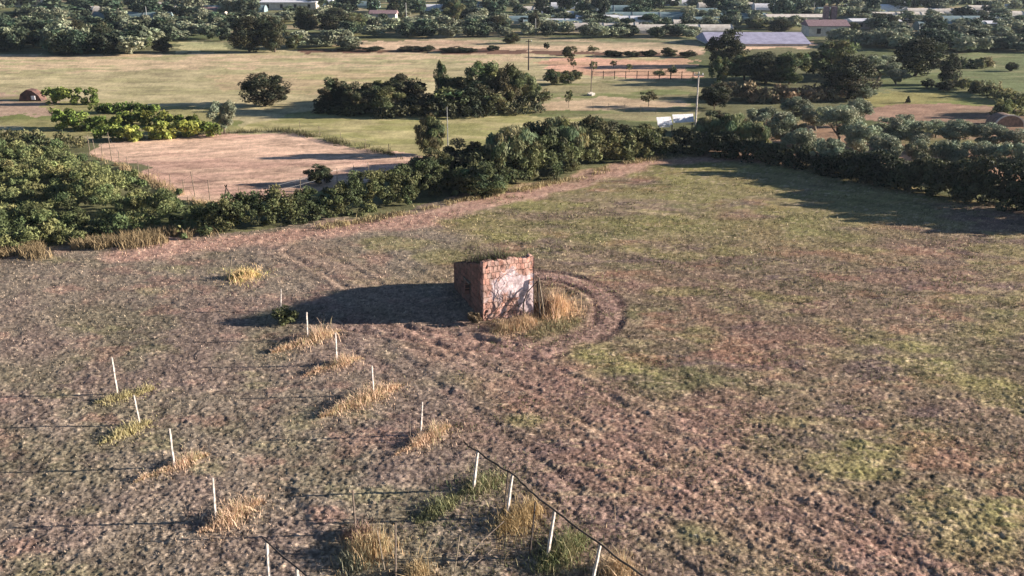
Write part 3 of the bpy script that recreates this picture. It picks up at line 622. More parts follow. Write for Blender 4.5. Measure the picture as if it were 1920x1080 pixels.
gA = 'white posts of the left row'; gB = 'white posts of the row below the hut shadow'
SHR = .78
post(221, 672, 741, 210, .040, 'uppermost white post of the left row, leaning left above a yellow grass strip', group=gA)
post(263, 741, 797, 251, .040, 'second white post down the left row, leaning left', group=gA)
post(327, 804, 877, 318, .040, 'third white post down the left row, beside an orange grass tip', group=gA)
post(405, 897, 978, 399, .042, 'fourth white post down the left row, beside rusty orange grass', group=gA)
post(577, 588, 640, 575, .040, 'white post standing at the lower edge of the hut shadow', group=gB)
post(632, 626, 686, 629, .040, 'second white post below the hut shadow, over thin orange grass', group=gB)
post(701, 687, 742, 697, .036, 'third white post below the hut shadow, over the largest orange grass strip', group=gB)
post(788, 755, 818, 792, .036, 'fourth white post below the hut shadow, beside grass with a yellow tip', group=gB)
post(770, 785, 826, 768, .018, 'short thin grey stake just left of the fourth post below the hut shadow', 'wood', 'wooden_stake', 'stake', hole=False)
post(526, 543, 585, 527, .03, 'small white post rising behind the dark shrub at the tip of the hut shadow')
post(428, 483, 525, 435, .03, 'thin leaning yellowish stake beside the farthest dry clump in the left field', 'palebark', 'wooden_stake', 'stake', hole=False)
post(668, 920, 1003, 661, .03, 'thin brown stake rising out of the tall golden clump near the lower edge', 'wood', 'wooden_stake', 'stake', hole=False)
post(722, 995, 1068, 707, .018, 'thin pale stake leaning left at the golden clump near the lower edge', 'palebark', 'wooden_stake', 'stake', hole=False)
post(742, 980, 1090, 742, .026, 'upright grey stake with a dark top at the lower edge', 'wood', 'wooden_stake', 'stake', hole=False)
post(849, 1005, 1090, 862, .020, 'thin pale stake leaning right at the lower edge, left of the railed row', 'palebark', 'wooden_stake', 'stake', hole=False)
post(993, 944, 1042, 1004, .024, 'dark thin stake between the second and third white posts of the railed row', 'darkwood', 'wooden_stake', 'stake', hole=False)
post(944, 878, 966, 953, .024, 'dark thin stake touching the left side of the second white post of the railed row', 'darkwood', 'wooden_stake', 'stake', hole=False)
# railed row: leaning posts carrying a dark rail
row = thing('trellis_row', 'row of four leaning white posts joined by a dark rail along their tops, lower centre', 'trellis', GP(887, 920))
tops = []
for (px, pt_, base, xt) in [(887, 848, 921, 896), (949, 890, 972, 961), (1026, 957, 1045, 1040), (1106, 1020, 1110, 1126)]:
    e, t = post(px, pt_, base, xt, .05, 'x'); tops.append(t); shaft = e.children[0]; tie = e.children[1]
    loc = e.location.copy(); 
    for ch, nm in ((shaft, 'post'), (tie, 'wire_tie')):
        ch.parent = row; ch.location = loc-row.location; ch.name = nm
    tie.parent = shaft; tie.location = (0, 0, 0)
    bpy.data.objects.remove(e)
d0 = (tops[0]-tops[1]).normalized(); d1 = (tops[3]-tops[2]).normalized(); mb = MB()
rl = [tops[0]+d0*.9]+tops+[tops[3]+d1*2.8]
P = []
for a, b_ in zip(rl[:-1], rl[1:]):
    for k in range(9):
        q = k/9; P.append(a.lerp(b_, q)-row.location+Vector((rp.uniform(-.028, .028), rp.uniform(-.02, .02), rp.uniform(-.02, .02)-.07*math.sin(math.pi*q))))
mb.tube(P, .038, 6, .034); mb.build('rail', M['bark'], row)
# second railed row at the lower edge
row2 = thing('trellis_row', 'two white posts and a dark sloping rail at the lower edge, left of centre', 'trellis', GP(505, 1098)); tops = []
for (px, pt_, base, xt) in [(505, 1016, 1098, 500), (560, 1066, 1150, 557)]:
    e, t = post(px, pt_, base, xt, .05, 'x'); tops.append(t); shaft, tie = e.children[0], e.children[1]; loc = e.location.copy()
    shaft.parent = row2; shaft.location = loc-row2.location; shaft.name = 'post'; tie.parent = shaft; tie.name = 'wire_tie'; bpy.data.objects.remove(e)
mb = MB(); dv = (tops[1]-tops[0]).normalized()
mb.tube([tops[0]-dv*.25-row2.location, tops[0]-row2.location, (tops[0]+tops[1])/2-row2.location-Vector((0, 0, .06)), tops[1]-row2.location, tops[1]+dv*3-row2.location], .03, 5); mb.build('rail', M['darkwood'], row2)
branch('fallen_pole', [G(868, 1062)+Vector((0, 0, .15)), G(905, 1030)+Vector((0, 0, .35)), G(945, 1003)+Vector((0, 0, .55))], .025, M['wood'], 'upper of two thin grey poles lying slanted at the foot of the railed row', 'pole')
branch('fallen_pole', [G(885, 1066)+Vector((0, 0, .08)), G(925, 1035)+Vector((0, 0, .12)), G(990, 1046)+Vector((0, 0, .12))], .02, M['wood'], 'lower of two thin grey poles lying bent at the foot of the railed row', 'pole')
# ================================================================== HEDGES AND THICKETS
mass('bramble_thicket', None, 0, (.5, 2.5), .09, 1.6, LM['bramble'], 21, rc=.5, hollow=140, elong=3.0, area=[(-260, 300), (0, 290), (120, 290), (160, 318), (255, 362), (335, 398), (360, 424), (340, 436), (290, 440), (180, 455), (60, 472), (-300, 510)])
tag(bpy.context.scene.objects['bramble_thicket'], 'wide bright green bramble thicket filling the ground left of the bare plot', 'brambles', kind='stuff')
o = mass('tall_weeds', None, 0, (.4, 1.1), .17, .8, LM['mid'], 22, rc=.55, hollow=50, area=[(-260, 262), (0, 255), (150, 262), (160, 285), (110, 292), (-260, 306)])
tag(o, 'rank green weeds behind the bramble thicket at the left edge', 'weeds', kind='stuff')
hd = mass('hedge', [(372, 436), (480, 425), (600, 408), (700, 392), (790, 372), (850, 356)], 1.2, [1.7, 2.2, 2.5, 2.7, 3.0, 3.1], .10, 21, LM['hedge'], 23, rc=.42, hollow=105)
tag(hd, 'long low dark green hedge running from the thicket to the tall bushes beside the field', 'hedge')
gH = 'tall bushes along the middle of the hedge'
for (x, b_, w, top, k, lb) in [
    (800, 352, 110, 278, 'shrub', 'rounded green bush where the low hedge begins to rise, below the lone small tree'),
    (868, 345, 110, 258, 'shrubdark', 'dark bush left of the yellow green sapling in the hedge'),
    (905, 372, 110, 300, 'shrub', 'leafy bush at the hedge foot below the yellow green sapling'),
    (960, 340, 120, 232, 'shrubpale', 'tall bush just right of the yellow green sapling in the hedge'),
    (1010, 318, 110, 222, 'shrubdark', 'tall dark bush in the middle of the tall hedge section'),
    (1050, 322, 100, 215, 'shrubpale', 'tallest pale tipped bush of the tall hedge section'),
    (1105, 308, 110, 218, 'shrub', 'broad bush right of the tallest one in the hedge'),
    (1150, 298, 90, 225, 'shrubdark', 'dark bush third from the right end of the tall hedge'),
    (1190, 294, 90, 228, 'shrub', 'bush second from the right end of the tall hedge'),
    (1222, 284, 70, 236, 'shrubpale', 'bush at the right end of the tall hedge before the dark gap')]:
    P_(k, x, b_-6, w*1.1, top, lb, gH)
hd2 = mass('hedge', [(850, 366), (930, 352), (1010, 335), (1100, 312), (1180, 298), (1245, 288)], 1.2, [2.0, 2.6, 3.0, 3.0, 2.8, 2.4], .13, 13, LM['hedge'], 24, rc=.5, hollow=85, elong=2.8)
tag(hd2, 'dense foot of the taller hedge that follows the pink farm track', 'hedge')
P_('sapling', 936, 355, 34, 252, 'bright yellow green sapling standing in front of the tall hedge bushes').children[0]
# dry grass fringe
def fringe(name, path, w, n, h, col, label, seed):
    rng = np.random.default_rng(seed); P = [np.array(G(*p).xy) for p in path]; L = np.array([np.linalg.norm(q-p) for p, q in zip(P[:-1], P[1:])])
    seg = rng.choice(len(L), n, p=L/L.sum()); t = rng.random((n, 1)); A = np.array(P)[seg]; B = np.array(P)[seg+1]
    q = A+(B-A)*t; q += rng.normal(0, w, (n, 2)); den = fbm(q[:, 0]/1.6, q[:, 1]/1.6, seed) > -.12; q = q[den]; n = len(q)
    i = np.clip(np.searchsorted(D, q[:, 1])-1, 0, nr-2); z = 0*q[:, 0]
    c = np.array(col)*(1+.5*fbm(q[:, 0]/1.2, q[:, 1]/1.2, seed+3))[:, None]
    V, Fs, cc = blades(np.concatenate([q, z[:, None]], 1), h*(.3+.9*rng.random(n)), .05*np.ones(n), rng, c, .5)
    return tag(link(name, fast_mesh(name, V, Fs, 3, cc), LM['own']), label, 'dry grass', kind='stuff')
fringe('dry_grass_fringe', [(-60, 486), (90, 472), (200, 462), (330, 444), (372, 440)], .7, 9000, .75, (.27, .20, .11), 'tall brown dry grass fringing the foot of the bramble thicket', 31)
fringe('straw_fringe', [(600, 428), (720, 408), (850, 378), (960, 360), (1080, 334), (1180, 305), (1250, 294)], .4, 4500, .36, (.34, .27, .14), 'yellow straw growing along the foot of the hedge beside the farm track', 32)
fringe('plot_margin_grass', [(180, 292), (240, 320), (330, 365), (390, 388), (470, 378)], .35, 3500, .5, (.36, .27, .15), 'dry grass along the fence of the bare plot', 33)
fringe('plot_margin_weeds', [(210, 266), (400, 250), (540, 246), (640, 268), (760, 296)], .4, 3500, .55, (.14, .13, .06), 'brownish weeds along the far edge of the bare plot', 34)
o = mass('weedy_bank', None, 0, (.3, .8), .16, .9, LM['hedge'], 35, rc=.45, hollow=45, area=[(320, 396), (425, 396), (420, 440), (320, 452)])
tag(o, 'low weedy ground between the bramble thicket and the hedge', 'weeds', kind='stuff')
# shaded hedge of the right boundary
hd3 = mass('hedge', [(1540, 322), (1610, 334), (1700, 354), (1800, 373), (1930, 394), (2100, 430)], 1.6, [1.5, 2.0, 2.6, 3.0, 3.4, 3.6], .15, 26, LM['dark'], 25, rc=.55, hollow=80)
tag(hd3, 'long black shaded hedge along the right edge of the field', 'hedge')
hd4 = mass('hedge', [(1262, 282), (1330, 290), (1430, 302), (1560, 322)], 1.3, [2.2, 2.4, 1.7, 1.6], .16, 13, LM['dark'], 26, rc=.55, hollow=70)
tag(hd4, 'low dark hedge along the far right corner of the field, right of the white panels', 'hedge')
gR = 'feathery bushes right of the white pole'
for (x, b_, w, top, k, lb) in [(1325, 278, 60, 215, 'shrubpale', 'yellow green feathery bush just right of the white pole'), (1372, 282, 70, 205, 'shrubpale', 'second feathery bush right of the white pole, the broadest'),
    (1415, 290, 60, 225, 'shrubpale', 'third feathery bush right of the white pole, next to the olives'), (1345, 250, 80, 205, 'shrubdark', 'dark bush behind the feathery bushes by the white pole')]:
    P_(k, x, b_, w*1.1, top, lb, gR)
# ================================================================== OLIVES on the right
gO = 'olive trees in the grove behind the right hedge'
ol = [(1470, 268, 70, 205, 'grey green olive tree nearest the feathery bushes'), (1500, 300, 62, 238, 'olive tree at the left end of the front row of the right grove'), (1530, 238, 60, 188, 'olive tree at the top left of the right grove'), (1575, 262, 70, 195, 'olive tree in the middle row, above the whitish ground of the right grove'), (1605, 232, 50, 182, 'dark olive tree at the back of the right grove beside the bare ground'),
      (1615, 290, 60, 225, 'olive tree just left of the dark round one in the right grove'), (1548, 318, 55, 255, 'pale small olive tree beside the whitish ground inside the grove'), (1650, 312, 62, 248, 'dark round olive tree with a clear forked trunk near the hedge'), (1668, 268, 60, 215, 'olive tree behind the dark round one in the right grove'), (1732, 308, 66, 248, 'open olive tree with a dark spreading trunk right of the dark round one'),
      (1715, 268, 60, 222, 'olive tree behind the open dark trunked one in the right grove'), (1780, 318, 60, 252, 'olive tree in the front row, right of the open dark trunked one'), (1790, 275, 66, 222, 'olive tree in the second row above the black hedge, near its middle'), (1838, 322, 60, 262, 'pale olive tree in the front row, left of the dark one at the right edge'), (1850, 282, 66, 228, 'olive tree in the second row, below the bare ground by the arched shelter'), (1893, 330, 62, 262, 'dark olive tree at the right edge in front of the grove'), (1930, 335, 62, 268, 'olive tree cut by the right edge in the front row'), (1905, 290, 60, 240, 'olive tree at the right edge in the second row'), (1965, 300, 60, 245, 'olive tree cut by the right edge in the second row'), (1430, 245, 60, 195, 'olive tree behind the feathery bushes, top left of the grove'), (1490, 225, 50, 180, 'olive tree at the very back left of the right grove'), (1690, 240, 45, 212, 'small olive tree at the back of the grove beside the bare ground'), (1755, 252, 45, 222, 'small olive tree at the back of the grove, right of centre')]
for (x, b_, w, top, lb) in ol: P_('olive', x, b_+6, w*1.32, top, lb or 'silvery green olive tree standing among others in the grove behind the right hedge', gO)
o = mass('grove_undergrowth', None, 0, (.2, .6), .14, .45, LM['olive'], 27, rc=.4, hollow=36, area=[(1700, 325), (1920, 345), (2050, 380), (1900, 372), (1720, 343)])
tag(o, 'pale low undergrowth along the top of the shaded right hedge', 'undergrowth', kind='stuff')
# ================================================================== MIDDLE DISTANCE
P_('broadleaf', 497, 198, 112, 134, 'lone round dark tree on the tan meadow, left of the big bush clump')
P_('olive', 420, 250, 60, 180, 'thin greyish tree at the right end of the vine rows')
P_('shrub', 806, 292, 72, 212, 'small dark green tree standing beside the thin pole behind the hedge', None, 'tree')
P_('shrubdark', 598, 347, 66, 308, 'dark round bush on the right half of the bare plot')
o = mass('undergrowth', [(606, 206), (700, 214), (800, 216), (900, 214), (1000, 204)], 3.0, [1.0, 1.5, 1.5, 1.8, 1.0], .2, 9, LM['dark'], 71, rc=.8, hollow=60); tag(o, 'dark undergrowth filling the foot of the big meadow clump', 'undergrowth', kind='stuff')
gC = 'bushes of the big clump on the meadow'
for (x, b_, w, top, k, lb) in [
    (632, 208, 80, 142, 'shrubdark', 'dark bush at the left end of the big meadow clump'), (680, 214, 90, 150, 'shrubdark', 'second bush from the left in the big meadow clump'),
    (735, 214, 100, 160, 'shrub', 'low rounded bush in the front left of the big meadow clump'), (760, 200, 100, 134, 'shrubdark', 'domed bush rising behind the front left of the meadow clump'),
    (800, 214, 90, 172, 'shrubdark', 'low bush at the front middle of the meadow clump'), (850, 214, 100, 160, 'sapling', 'loose twiggy bush at the front middle of the meadow clump'),
    (885, 210, 110, 150, 'shrubdark', 'dark broad bush in the front right of the meadow clump'), (905, 196, 90, 104, 'green', 'tallest spiky bush of the meadow clump'),
    (950, 204, 90, 118, 'shrub', 'rounded bush right of the tallest one in the meadow clump'), (985, 196, 70, 132, 'shrubpale', 'green bush at the right end of the meadow clump'),
    (930, 214, 60, 172, 'sapling', 'thin bush at the front right of the meadow clump'), (855, 190, 90, 140, 'shrub', 'bush behind the pointed tree in the meadow clump'),
    (700, 192, 70, 150, 'shrub', 'small bush behind the left part of the meadow clump'), (1015, 205, 50, 165, 'sapling', 'low brownish bush at the right tail of the meadow clump')]:
    P_(k, x, b_, w, top, lb, gC)
P_('green', 830, 192, 34, 104, 'pointed young tree rising above the left middle of the meadow clump')
P_('shrub', 1062, 158, 44, 132, 'bright green low bush right of the meadow clump'); P_('shrub', 1035, 160, 40, 128, 'pale green bush just right of the meadow clump')
P_('shrub', 1080, 150, 30, 130, 'small bright bush by the left end of the rail fence')
P_('sapling', 1066, 202, 20, 166, 'thin bare looking young tree standing alone on the tan meadow'); P_('sapling', 1216, 200, 44, 168, 'small spreading young tree on a crooked stem in the meadow')
gS = 'young orchard trees on the pink tilled strip'
for x, b_, w, t in [(1112, 138, 20, 112), (1150, 128, 18, 112), (1180, 136, 18, 118), (1236, 150, 30, 128), (1258, 148, 26, 122), (1070, 122, 18, 104), (1075, 130, 16, 112)]:
    P_('sapling', x, b_, w, t, 'small twiggy orchard tree on the pink tilled strip', gS)
P_('green', 1068, 108, 34, 84, 'bright yellow green tree at the left end of the far pink strip'); P_('sapling', 1112, 104, 28, 84, 'twiggy tree right of the bright one by the far pink strip')
P_('shrub', 1254, 106, 36, 88, 'round bush on the bank right end of the far pink strip'); 
gK = 'low shrubs along the far bank'
for x, b_, w, t in [(655, 95, 60, 84), (700, 96, 50, 86), (770, 96, 60, 85), (800, 97, 40, 84), (850, 98, 60, 86), (925, 96, 30, 84), (1150, 106, 50, 93), (1185, 107, 40, 94), (1215, 106, 40, 92), (1290, 108, 40, 93), (880, 98, 40, 88)]:
    P_('shrubdark', x, b_, w, t, 'low dark shrub on the bank between the tan field and far strip', gK)
P_('shrub', 958, 82, 40, 60, 'small grey green tree on the far sandy strip'); P_('shrubdark', 1025, 92, 14, 78, 'tiny dark bush on the far sandy strip')
# trees on the right middle distance
gT = 'trees of the belt behind the olive grove'
for (x, b_, w, top, k, lb) in [
    (1360, 125, 84, 52, 'broadleaf', 'large dark round tree in front of the long lilac roof'), (1395, 150, 80, 92, 'green', 'green tree below the large dark round one'), (1350, 158, 50, 104, 'green', 'lighter small tree at the left end of the tree belt'),
    (1435, 156, 90, 95, 'broadleaf', 'dark tree left of middle in the belt'), (1480, 158, 80, 92, 'green', 'mid green tree in the centre of the belt'), (1512, 140, 40, 98, 'shrub', 'pale round bush within the belt'),
    (1560, 150, 110, 68, 'green', 'tallest loose crowned tree of the belt'), (1590, 185, 120, 100, 'broadleaf', 'big dark tree in front of the tallest one'), (1645, 152, 80, 100, 'olive', 'silvery round tree right of the big dark tree'),
    (1715, 142, 110, 66, 'broadleaf', 'broad dark tree standing apart at the right of the belt'), (1777, 160, 46, 98, 'broadleaf', 'narrow dark tree beside the right meadow'), (1680, 160, 50, 128, 'olive', 'small grey shrub below the broad dark tree'),
    (1770, 172, 40, 148, 'shrubdark', 'dark bush at the foot of the narrow tree by the meadow'), (1738, 166, 30, 146, 'shrubdark', 'small dark bush left of the narrow tree by the meadow'), (1620, 190, 50, 160, 'olive', 'pale bush at the foot of the big dark tree'),
    (1340, 205, 70, 150, 'shrubdark', 'dark bush behind the white pole'), (1895, 134, 26, 115, 'shrubdark', 'small round dark bush on the right meadow'), (1850, 180, 22, 158, 'sapling', 'small pale tree at the bend of the right meadow bank'), (1702, 193, 12, 178, 'cone', 'tiny dark cypress alone on the meadow behind the grove')]:
    P_(k, x, b_, w*1.08, top, lb, gT)
o = mass('hedge', [(1330, 182), (1400, 190), (1480, 190), (1570, 186)], 1.8, [1.8, 1.8, 1.7, 1.5], .26, 5, LM['drydark'], 51, rc=.8, hollow=60); tag(o, 'brownish scrub strip in front of the tree belt', 'hedge')
o = mass('hedge', [(1780, 165), (1830, 172), (1870, 182), (1905, 195)], 1.2, [1.3, 1.5, 1.3, 1.0], .22, 5, LM['mid'], 52, rc=.7, hollow=55); tag(o, 'green bank hedge curving along the right meadow', 'hedge')
o = mass('hedge', [(1800, 128), (1852, 126)], 1.4, [1.3, 1.2], .3, 5, LM['mid'], 53, rc=.8, hollow=55); tag(o, 'short clipped looking hedge on the right meadow', 'hedge')
o = mass('hedge', [(1868, 222), (1910, 214), (1990, 212)], 1.2, [1.6, 2.4, 2.6], .2, 6, LM['mid'], 54, rc=.7, hollow=55); tag(o, 'green hedge behind the arched shelter at the right edge', 'hedge')
# vines
gV = 'vine rows at the left'
for (pth, hts, lb, sd) in [([(92, 195), (180, 196)], [2.0, 1.8], 'short block of yellow green vines beside the parked dark heap at far left', 61), ([(180, 212), (300, 212)], [1.0, .9], 'thin gappy vine row behind the brighter ones at the left', 62),
    ([(100, 240), (160, 243), (225, 243)], [1.8, 1.9, 1.5], 'bright yellow vine row left of the thin grey tree', 63), ([(180, 262), (260, 264), (340, 258), (410, 255)], [1.5, 1.5, 1.7, 1.5], 'long yellow green vine row along the far edge of the bare plot', 64), ([(225, 232), (300, 236), (370, 240)], [1.0, 1.4, 1.5], 'green vine row just behind the long one by the bare plot', 65)]:
    o = mass('vine_row', pth, .8, hts, .2, 7, LM['vine'], sd, rc=.5, hollow=55, tv=.45); tag(o, lb, 'vines', gV)
# ================================================================== FENCES, POLES
def thin_fence(name, posts, label, wire=True, m='wood', r=.035, lean=.06):
    e = thing(name, label, 'fence', GP(posts[0][0], posts[0][1])); tp = []
    for (x, b_, t) in posts:
        p = GP(x, b_); h = hgt(x, b_, t); q = p-e.location; mb = MB(); tx = rp.uniform(-lean, lean)*h
        mb.tube([q+Vector((0, 0, -.1)), q+Vector((tx*.5, .01, h*.5)), q+Vector((tx, 0, h))], r, 5, r*.8); mb.build('post', M[m], e); tp.append((q, h, tx))
    if wire:
        for f in (.45, .85):
            mb = MB(); mb.tube([q+Vector((tx*f, 0, h*f)) for q, h, tx in tp], .008, 4); mb.build('wire', M['metal'], e)
    return e
thin_fence('plot_fence', [(168, 284, 252), (179, 290, 262), (192, 296, 268), (210, 302, 248), (224, 308, 282), (241, 317, 292), (260, 326, 300), (280, 334, 308), (320, 350, 326), (345, 360, 336), (366, 370, 322), (394, 378, 338)], 'crooked thin stake fence along the left side of the bare plot', m='palebark', r=.04)
thin_fence('plot_fence', [(450, 378, 350), (505, 374, 348), (563, 358, 334), (598, 350, 322), (632, 342, 316), (665, 334, 310), (692, 325, 304)], 'thin stake fence along the near side of the bare plot behind the hedge', r=.035, m='palebark')
thin_fence('meadow_fence', [(563, 246, 225), (600, 256, 236), (640, 268, 248), (685, 278, 260), (730, 290, 270)], 'thin stake fence along the far right edge of the bare plot', r=.03, m='palebark')
thin_fence('stake_fence', [(717, 212, 184), (750, 213, 190), (820, 214, 188), (905, 212, 180)], 'pale stakes in front of the big meadow clump', m='palebark', r=.035)
thin_fence('stake_fence', [(1112, 208, 192), (1140, 209, 194), (1170, 211, 196), (1200, 212, 198), (1230, 213, 200)], 'thin stake fence across the tan meadow behind the tall hedge', m='palebark', r=.03)
e = thing('rail_fence', 'low dark rail fence along the near edge of the pink tilled strip', 'fence', GP(1040, 143)); ps = []
for x in range(1110, 1301, 21): ps.append(GP(x, 147+(x-1110)*.01))
for p in ps: mb = MB(); q = p-e.location; mb.box((q.x, q.y, q.z+.6), (.10, .10, 1.2)); mb.build('post', M['darkwood'], e)
for z in (.55, 1.1):
    mb = MB(); mb.tube([p-e.location+Vector((0, -.09, z)) for p in ps], .028, 4); mb.build('rail', M['darkwood'], e)
def pole(x, b_, t, label, m='wood', r=.11, arm=True, px_top=None):
    p = GP(x, b_); h = hgt(x, b_, t); e = thing('utility_pole', label, 'utility pole', p); mb = MB(); mb.tube([(0, 0, -.2), (0, 0, h)], r, 8, r*.65); mb.build('shaft', M[m], e)
    if arm:
        mb = MB(); mb.box((0, 0, h-.35), (1.0, .08, .1)); mb.build('crossarm', M[m], e)
        for k in (-.42, 0, .42):
            mb = MB(); mb.tube([(k, 0, h-.3), (k, 0, h-.12)], .04, 6, .03); mb.build('insulator', M['white'], e)
    return p+Vector((0, 0, h))
pole(1302, 262, 134, 'tall white pole beside the white sheet panels', 'concrete', .10)
pole(840, 292, 200, 'thin grey pole beside the small tree behind the hedge', 'metal', .06, False)
pole(991, 132, 74, 'dark utility pole on the far tan field', 'darkwood', .13); pole(1108, 176, 116, 'thin grey pole with stones at its foot on the tan meadow', 'wood', .07, False)
pole(276, 38, 12, 'far pale pole among the groves at top left', 'metal', .12, False); pole(762, 38, 5, 'far pale pole at the top centre', 'metal', .12, False); pole(1004, 66, 34, 'pale pole in front of the far dark round tree', 'metal', .1, False)
pole(1525, 30, 4, 'far pole at the top right', 'metal', .12, False)
mb = MB(); 
for k in range(9):
    q = GP(1106+rp.uniform(-4, 9), 178+rp.uniform(-2, 2)); mb.tube([q+Vector((-.2, 0, .1)), q+Vector((.25, .1, .15))], .2, 6, .12)
tag(mb.build('stone_heap', M['plaster']), 'small heap of pale stones at the foot of the thin meadow pole', 'stones')
# tripod on the plot
e = thing('wooden_tripod', 'dark wooden tripod standing at the near corner of the bare plot', 'tripod', GP(427, 380)); hh_ = hgt(427, 380, 347)
for a in (0.3, 2.4, 4.4):
    mb = MB(); mb.tube([(math.cos(a)*.55, math.sin(a)*.4, -.05), (0, 0, hh_*.85), (-math.cos(a)*.12, 0, hh_)], .05, 6, .04); mb.build('leg', M['darkwood'], e)
# white panels
wp = G(1268, 250); e = thing('white_panels', 'bright white corrugated sheet panels on a low frame beside the white pole', 'sheet panels', wp, math.radians(14))
def corr(x0, x1, y0, z0, y1, z1, parent):
    mb = MB(); n = int((x1-x0)/.12)
    for k in range(n+1):
        x = x0+(x1-x0)*k/n; dz = .012*(k % 2)
        mb.v += [(x, y0, z0+dz), (x, y1, z1+dz), (x, y0, z0+dz-.02), (x, y1, z1+dz-.02)]
        if k:
            b0 = 4*(k-1); mb.f += [(b0, b0+4, b0+5, b0+1), (b0+2, b0+3, b0+7, b0+6), (b0, b0+2, b0+6, b0+4), (b0+1, b0+5, b0+7, b0+3)]
    mb.build('panel', M['white'], parent)
corr(-2.2, -.5, 0, .95, .55, 1.75, e); corr(-.35, 2.1, .1, 1.15, .6, 1.95, e)
mb = MB(); mb.tube([(-1.9, .3, .9), (-1.0, .25, .8)], .05, 5); mb.box((-1.4, .0, .8), (1.3, .06, .14)); mb.build('lower_board', M['white'], e)
for x in (-2.0, -.45, 1.9):
    mb = MB(); mb.box((x, .2, .45), (.1, .1, 1.1)); mb.build('leg', M['wood'], e)
# arched shelter on the right edge
e = thing('arched_shelter', 'low arched shelter with a pale rim at the right edge of the picture', 'shelter', G(1893, 238)); mb = MB()
A0 = [(1.6*math.cos(t), 1.25*math.sin(t)) for t in np.linspace(0, math.pi, 13)]; A1 = [(1.72*math.cos(t), 1.37*math.sin(t)) for t in np.linspace(math.pi, 0, 13)]
mb.prism(A0+A1, 0, .2); mb.build('rim', M['plaster'], e); mb = MB(); mb.prism(A0, .1, 2.5); mb.build('cover', noisy('canvas', (150, 120, 100), (110, 90, 80), 3), e)
# dark heap / parked trailer at left
e = thing('tarp_heap', 'dark heap under a tarpaulin with a small pale front, far left edge', 'tarpaulin', G(62, 188)); mb = MB()
mb.prism([(-1.5, 0), (-1.2, .9), (-.3, 1.5), (.4, 1.35), (1.2, .7), (1.5, 0)], -.8, .8); mb.build('cover', noisy('tarp', (110, 78, 66), (66, 48, 44), 2), e)
mb = MB(); mb.box((.5, -.86, .45), (.5, .1, .5)); mb.build('front_panel', M['white'], e)
# ================================================================== FAR GROVES, HOUSES
def house(px, base, wm_, dm, hm, label, m='plaster', roof='tile', gable=.8, name='farmhouse', cat='house', rz=0):
    p = G(px, base); e = thing(name, label, cat, p, rz); mb = MB(); mb.box((0, 0, hm/2-.1), (wm_, dm, hm+.2)); w_ = mb.build('wall', M[m], e)
    mb = MB(); x, y = wm_/2+.3, dm/2+.3
    mb.add([(-x, -y, hm+.0), (x, -y, hm), (x, y, hm), (-x, y, hm), (-x, 0, hm+gable), (x, 0, hm+gable), (-x, -y, hm+.003-.12), (x, -y, hm-.117), (x, y, hm-.117), (-x, y, hm-.117)],
        [(0, 1, 5, 4), (2, 3, 4, 5), (0, 4, 3), (1, 2, 5), (0, 6, 7, 1), (1, 7, 8, 2), (2, 8, 9, 3), (3, 9, 6, 0)]); mb.build('roof', M[roof], e)
    k = max(1, int(wm_/4)) if cat != 'shed' else 0
    for i in range(k):
        mb = MB(); mb.box((-wm_/2+(i+.5)*wm_/k, -dm/2-.01, hm*.5), (.9, .08, min(1.2, hm*.5))); mb.build('window', M['housedark'], e)
    return e
house(1408, 80, 20.5, 15, .5, 'long low shed with a wide lilac grey roof behind the large dark round tree', 'plaster', 'roofpurple', 1.7, 'farm_shed', 'shed')
house(1545, 66, 9, 6, 2.3, 'house with a lilac brown roof and a chimney stack right of the long lilac shed', 'plaster', 'tile', 1.2)
e = thing('brick_chimney', 'pair of brown chimneys standing behind the house right of the lilac shed', 'chimney', G(1552, 58))
for dx in (-.9, 1.0):
    mb = MB(); mb.box((dx, 0, 2.8), (1.2, 1.2, 5.8)); mb.build('stack', M['tile'], e)
house(720, 40, 7, 5, 2.2, 'small white walled house with a brown roof at the top, left of centre'); house(400, 30, 8, 5, 1.8, 'low house with a reddish roof among the groves at top left')
house(1635, 52, 12, 6, 1.8, 'pale low building in the groves right of the chimneys', 'plaster', 'white', .5); house(1490, 42, 16, 6, 1.6, 'pale cream roofed building left of the chimneys', 'plaster', 'plaster', .6)
house(1860, 55, 10, 5, 1.6, 'pale low building at the far right among the groves', 'plaster', 'white', .5); house(60, 12, 9, 5, 2.5, 'far white house at the top left corner')
house(545, 18, 18, 6, 2.5, 'far long building with a bright white roof at top, left of centre', 'plaster', 'white', .5)
gG = 'pale plastic greenhouses far off'
def tunnel(px, base, L, label, W_=5, m='green_shade'):
    e = thing('greenhouse', label, 'greenhouse', G(px, base), 0, gG); mb = MB(); r = 2.0
    V = []; k = 9
    for sx in (-L/2, L/2):
        for t in np.linspace(0, math.pi, k): V.append((sx, -math.cos(t)*W_/2, math.sin(t)*r))
    Fs = [tuple(range(k)), tuple(range(k, 2*k))[::-1]]+[(i, i+1, i+1+k, i+k) for i in range(k-1)]; mb.add(V, Fs); mb.build('cover', M[m], e)
    for q in np.linspace(-L/2, L/2, max(3, int(L/5))):
        mb = MB(); mb.tube([(q, -math.cos(t)*(W_/2+.03), math.sin(t)*(r+.03)) for t in np.linspace(0, math.pi, k)], .06, 4); mb.build('hoop', M['metal'], e)
rg = random.Random(44)
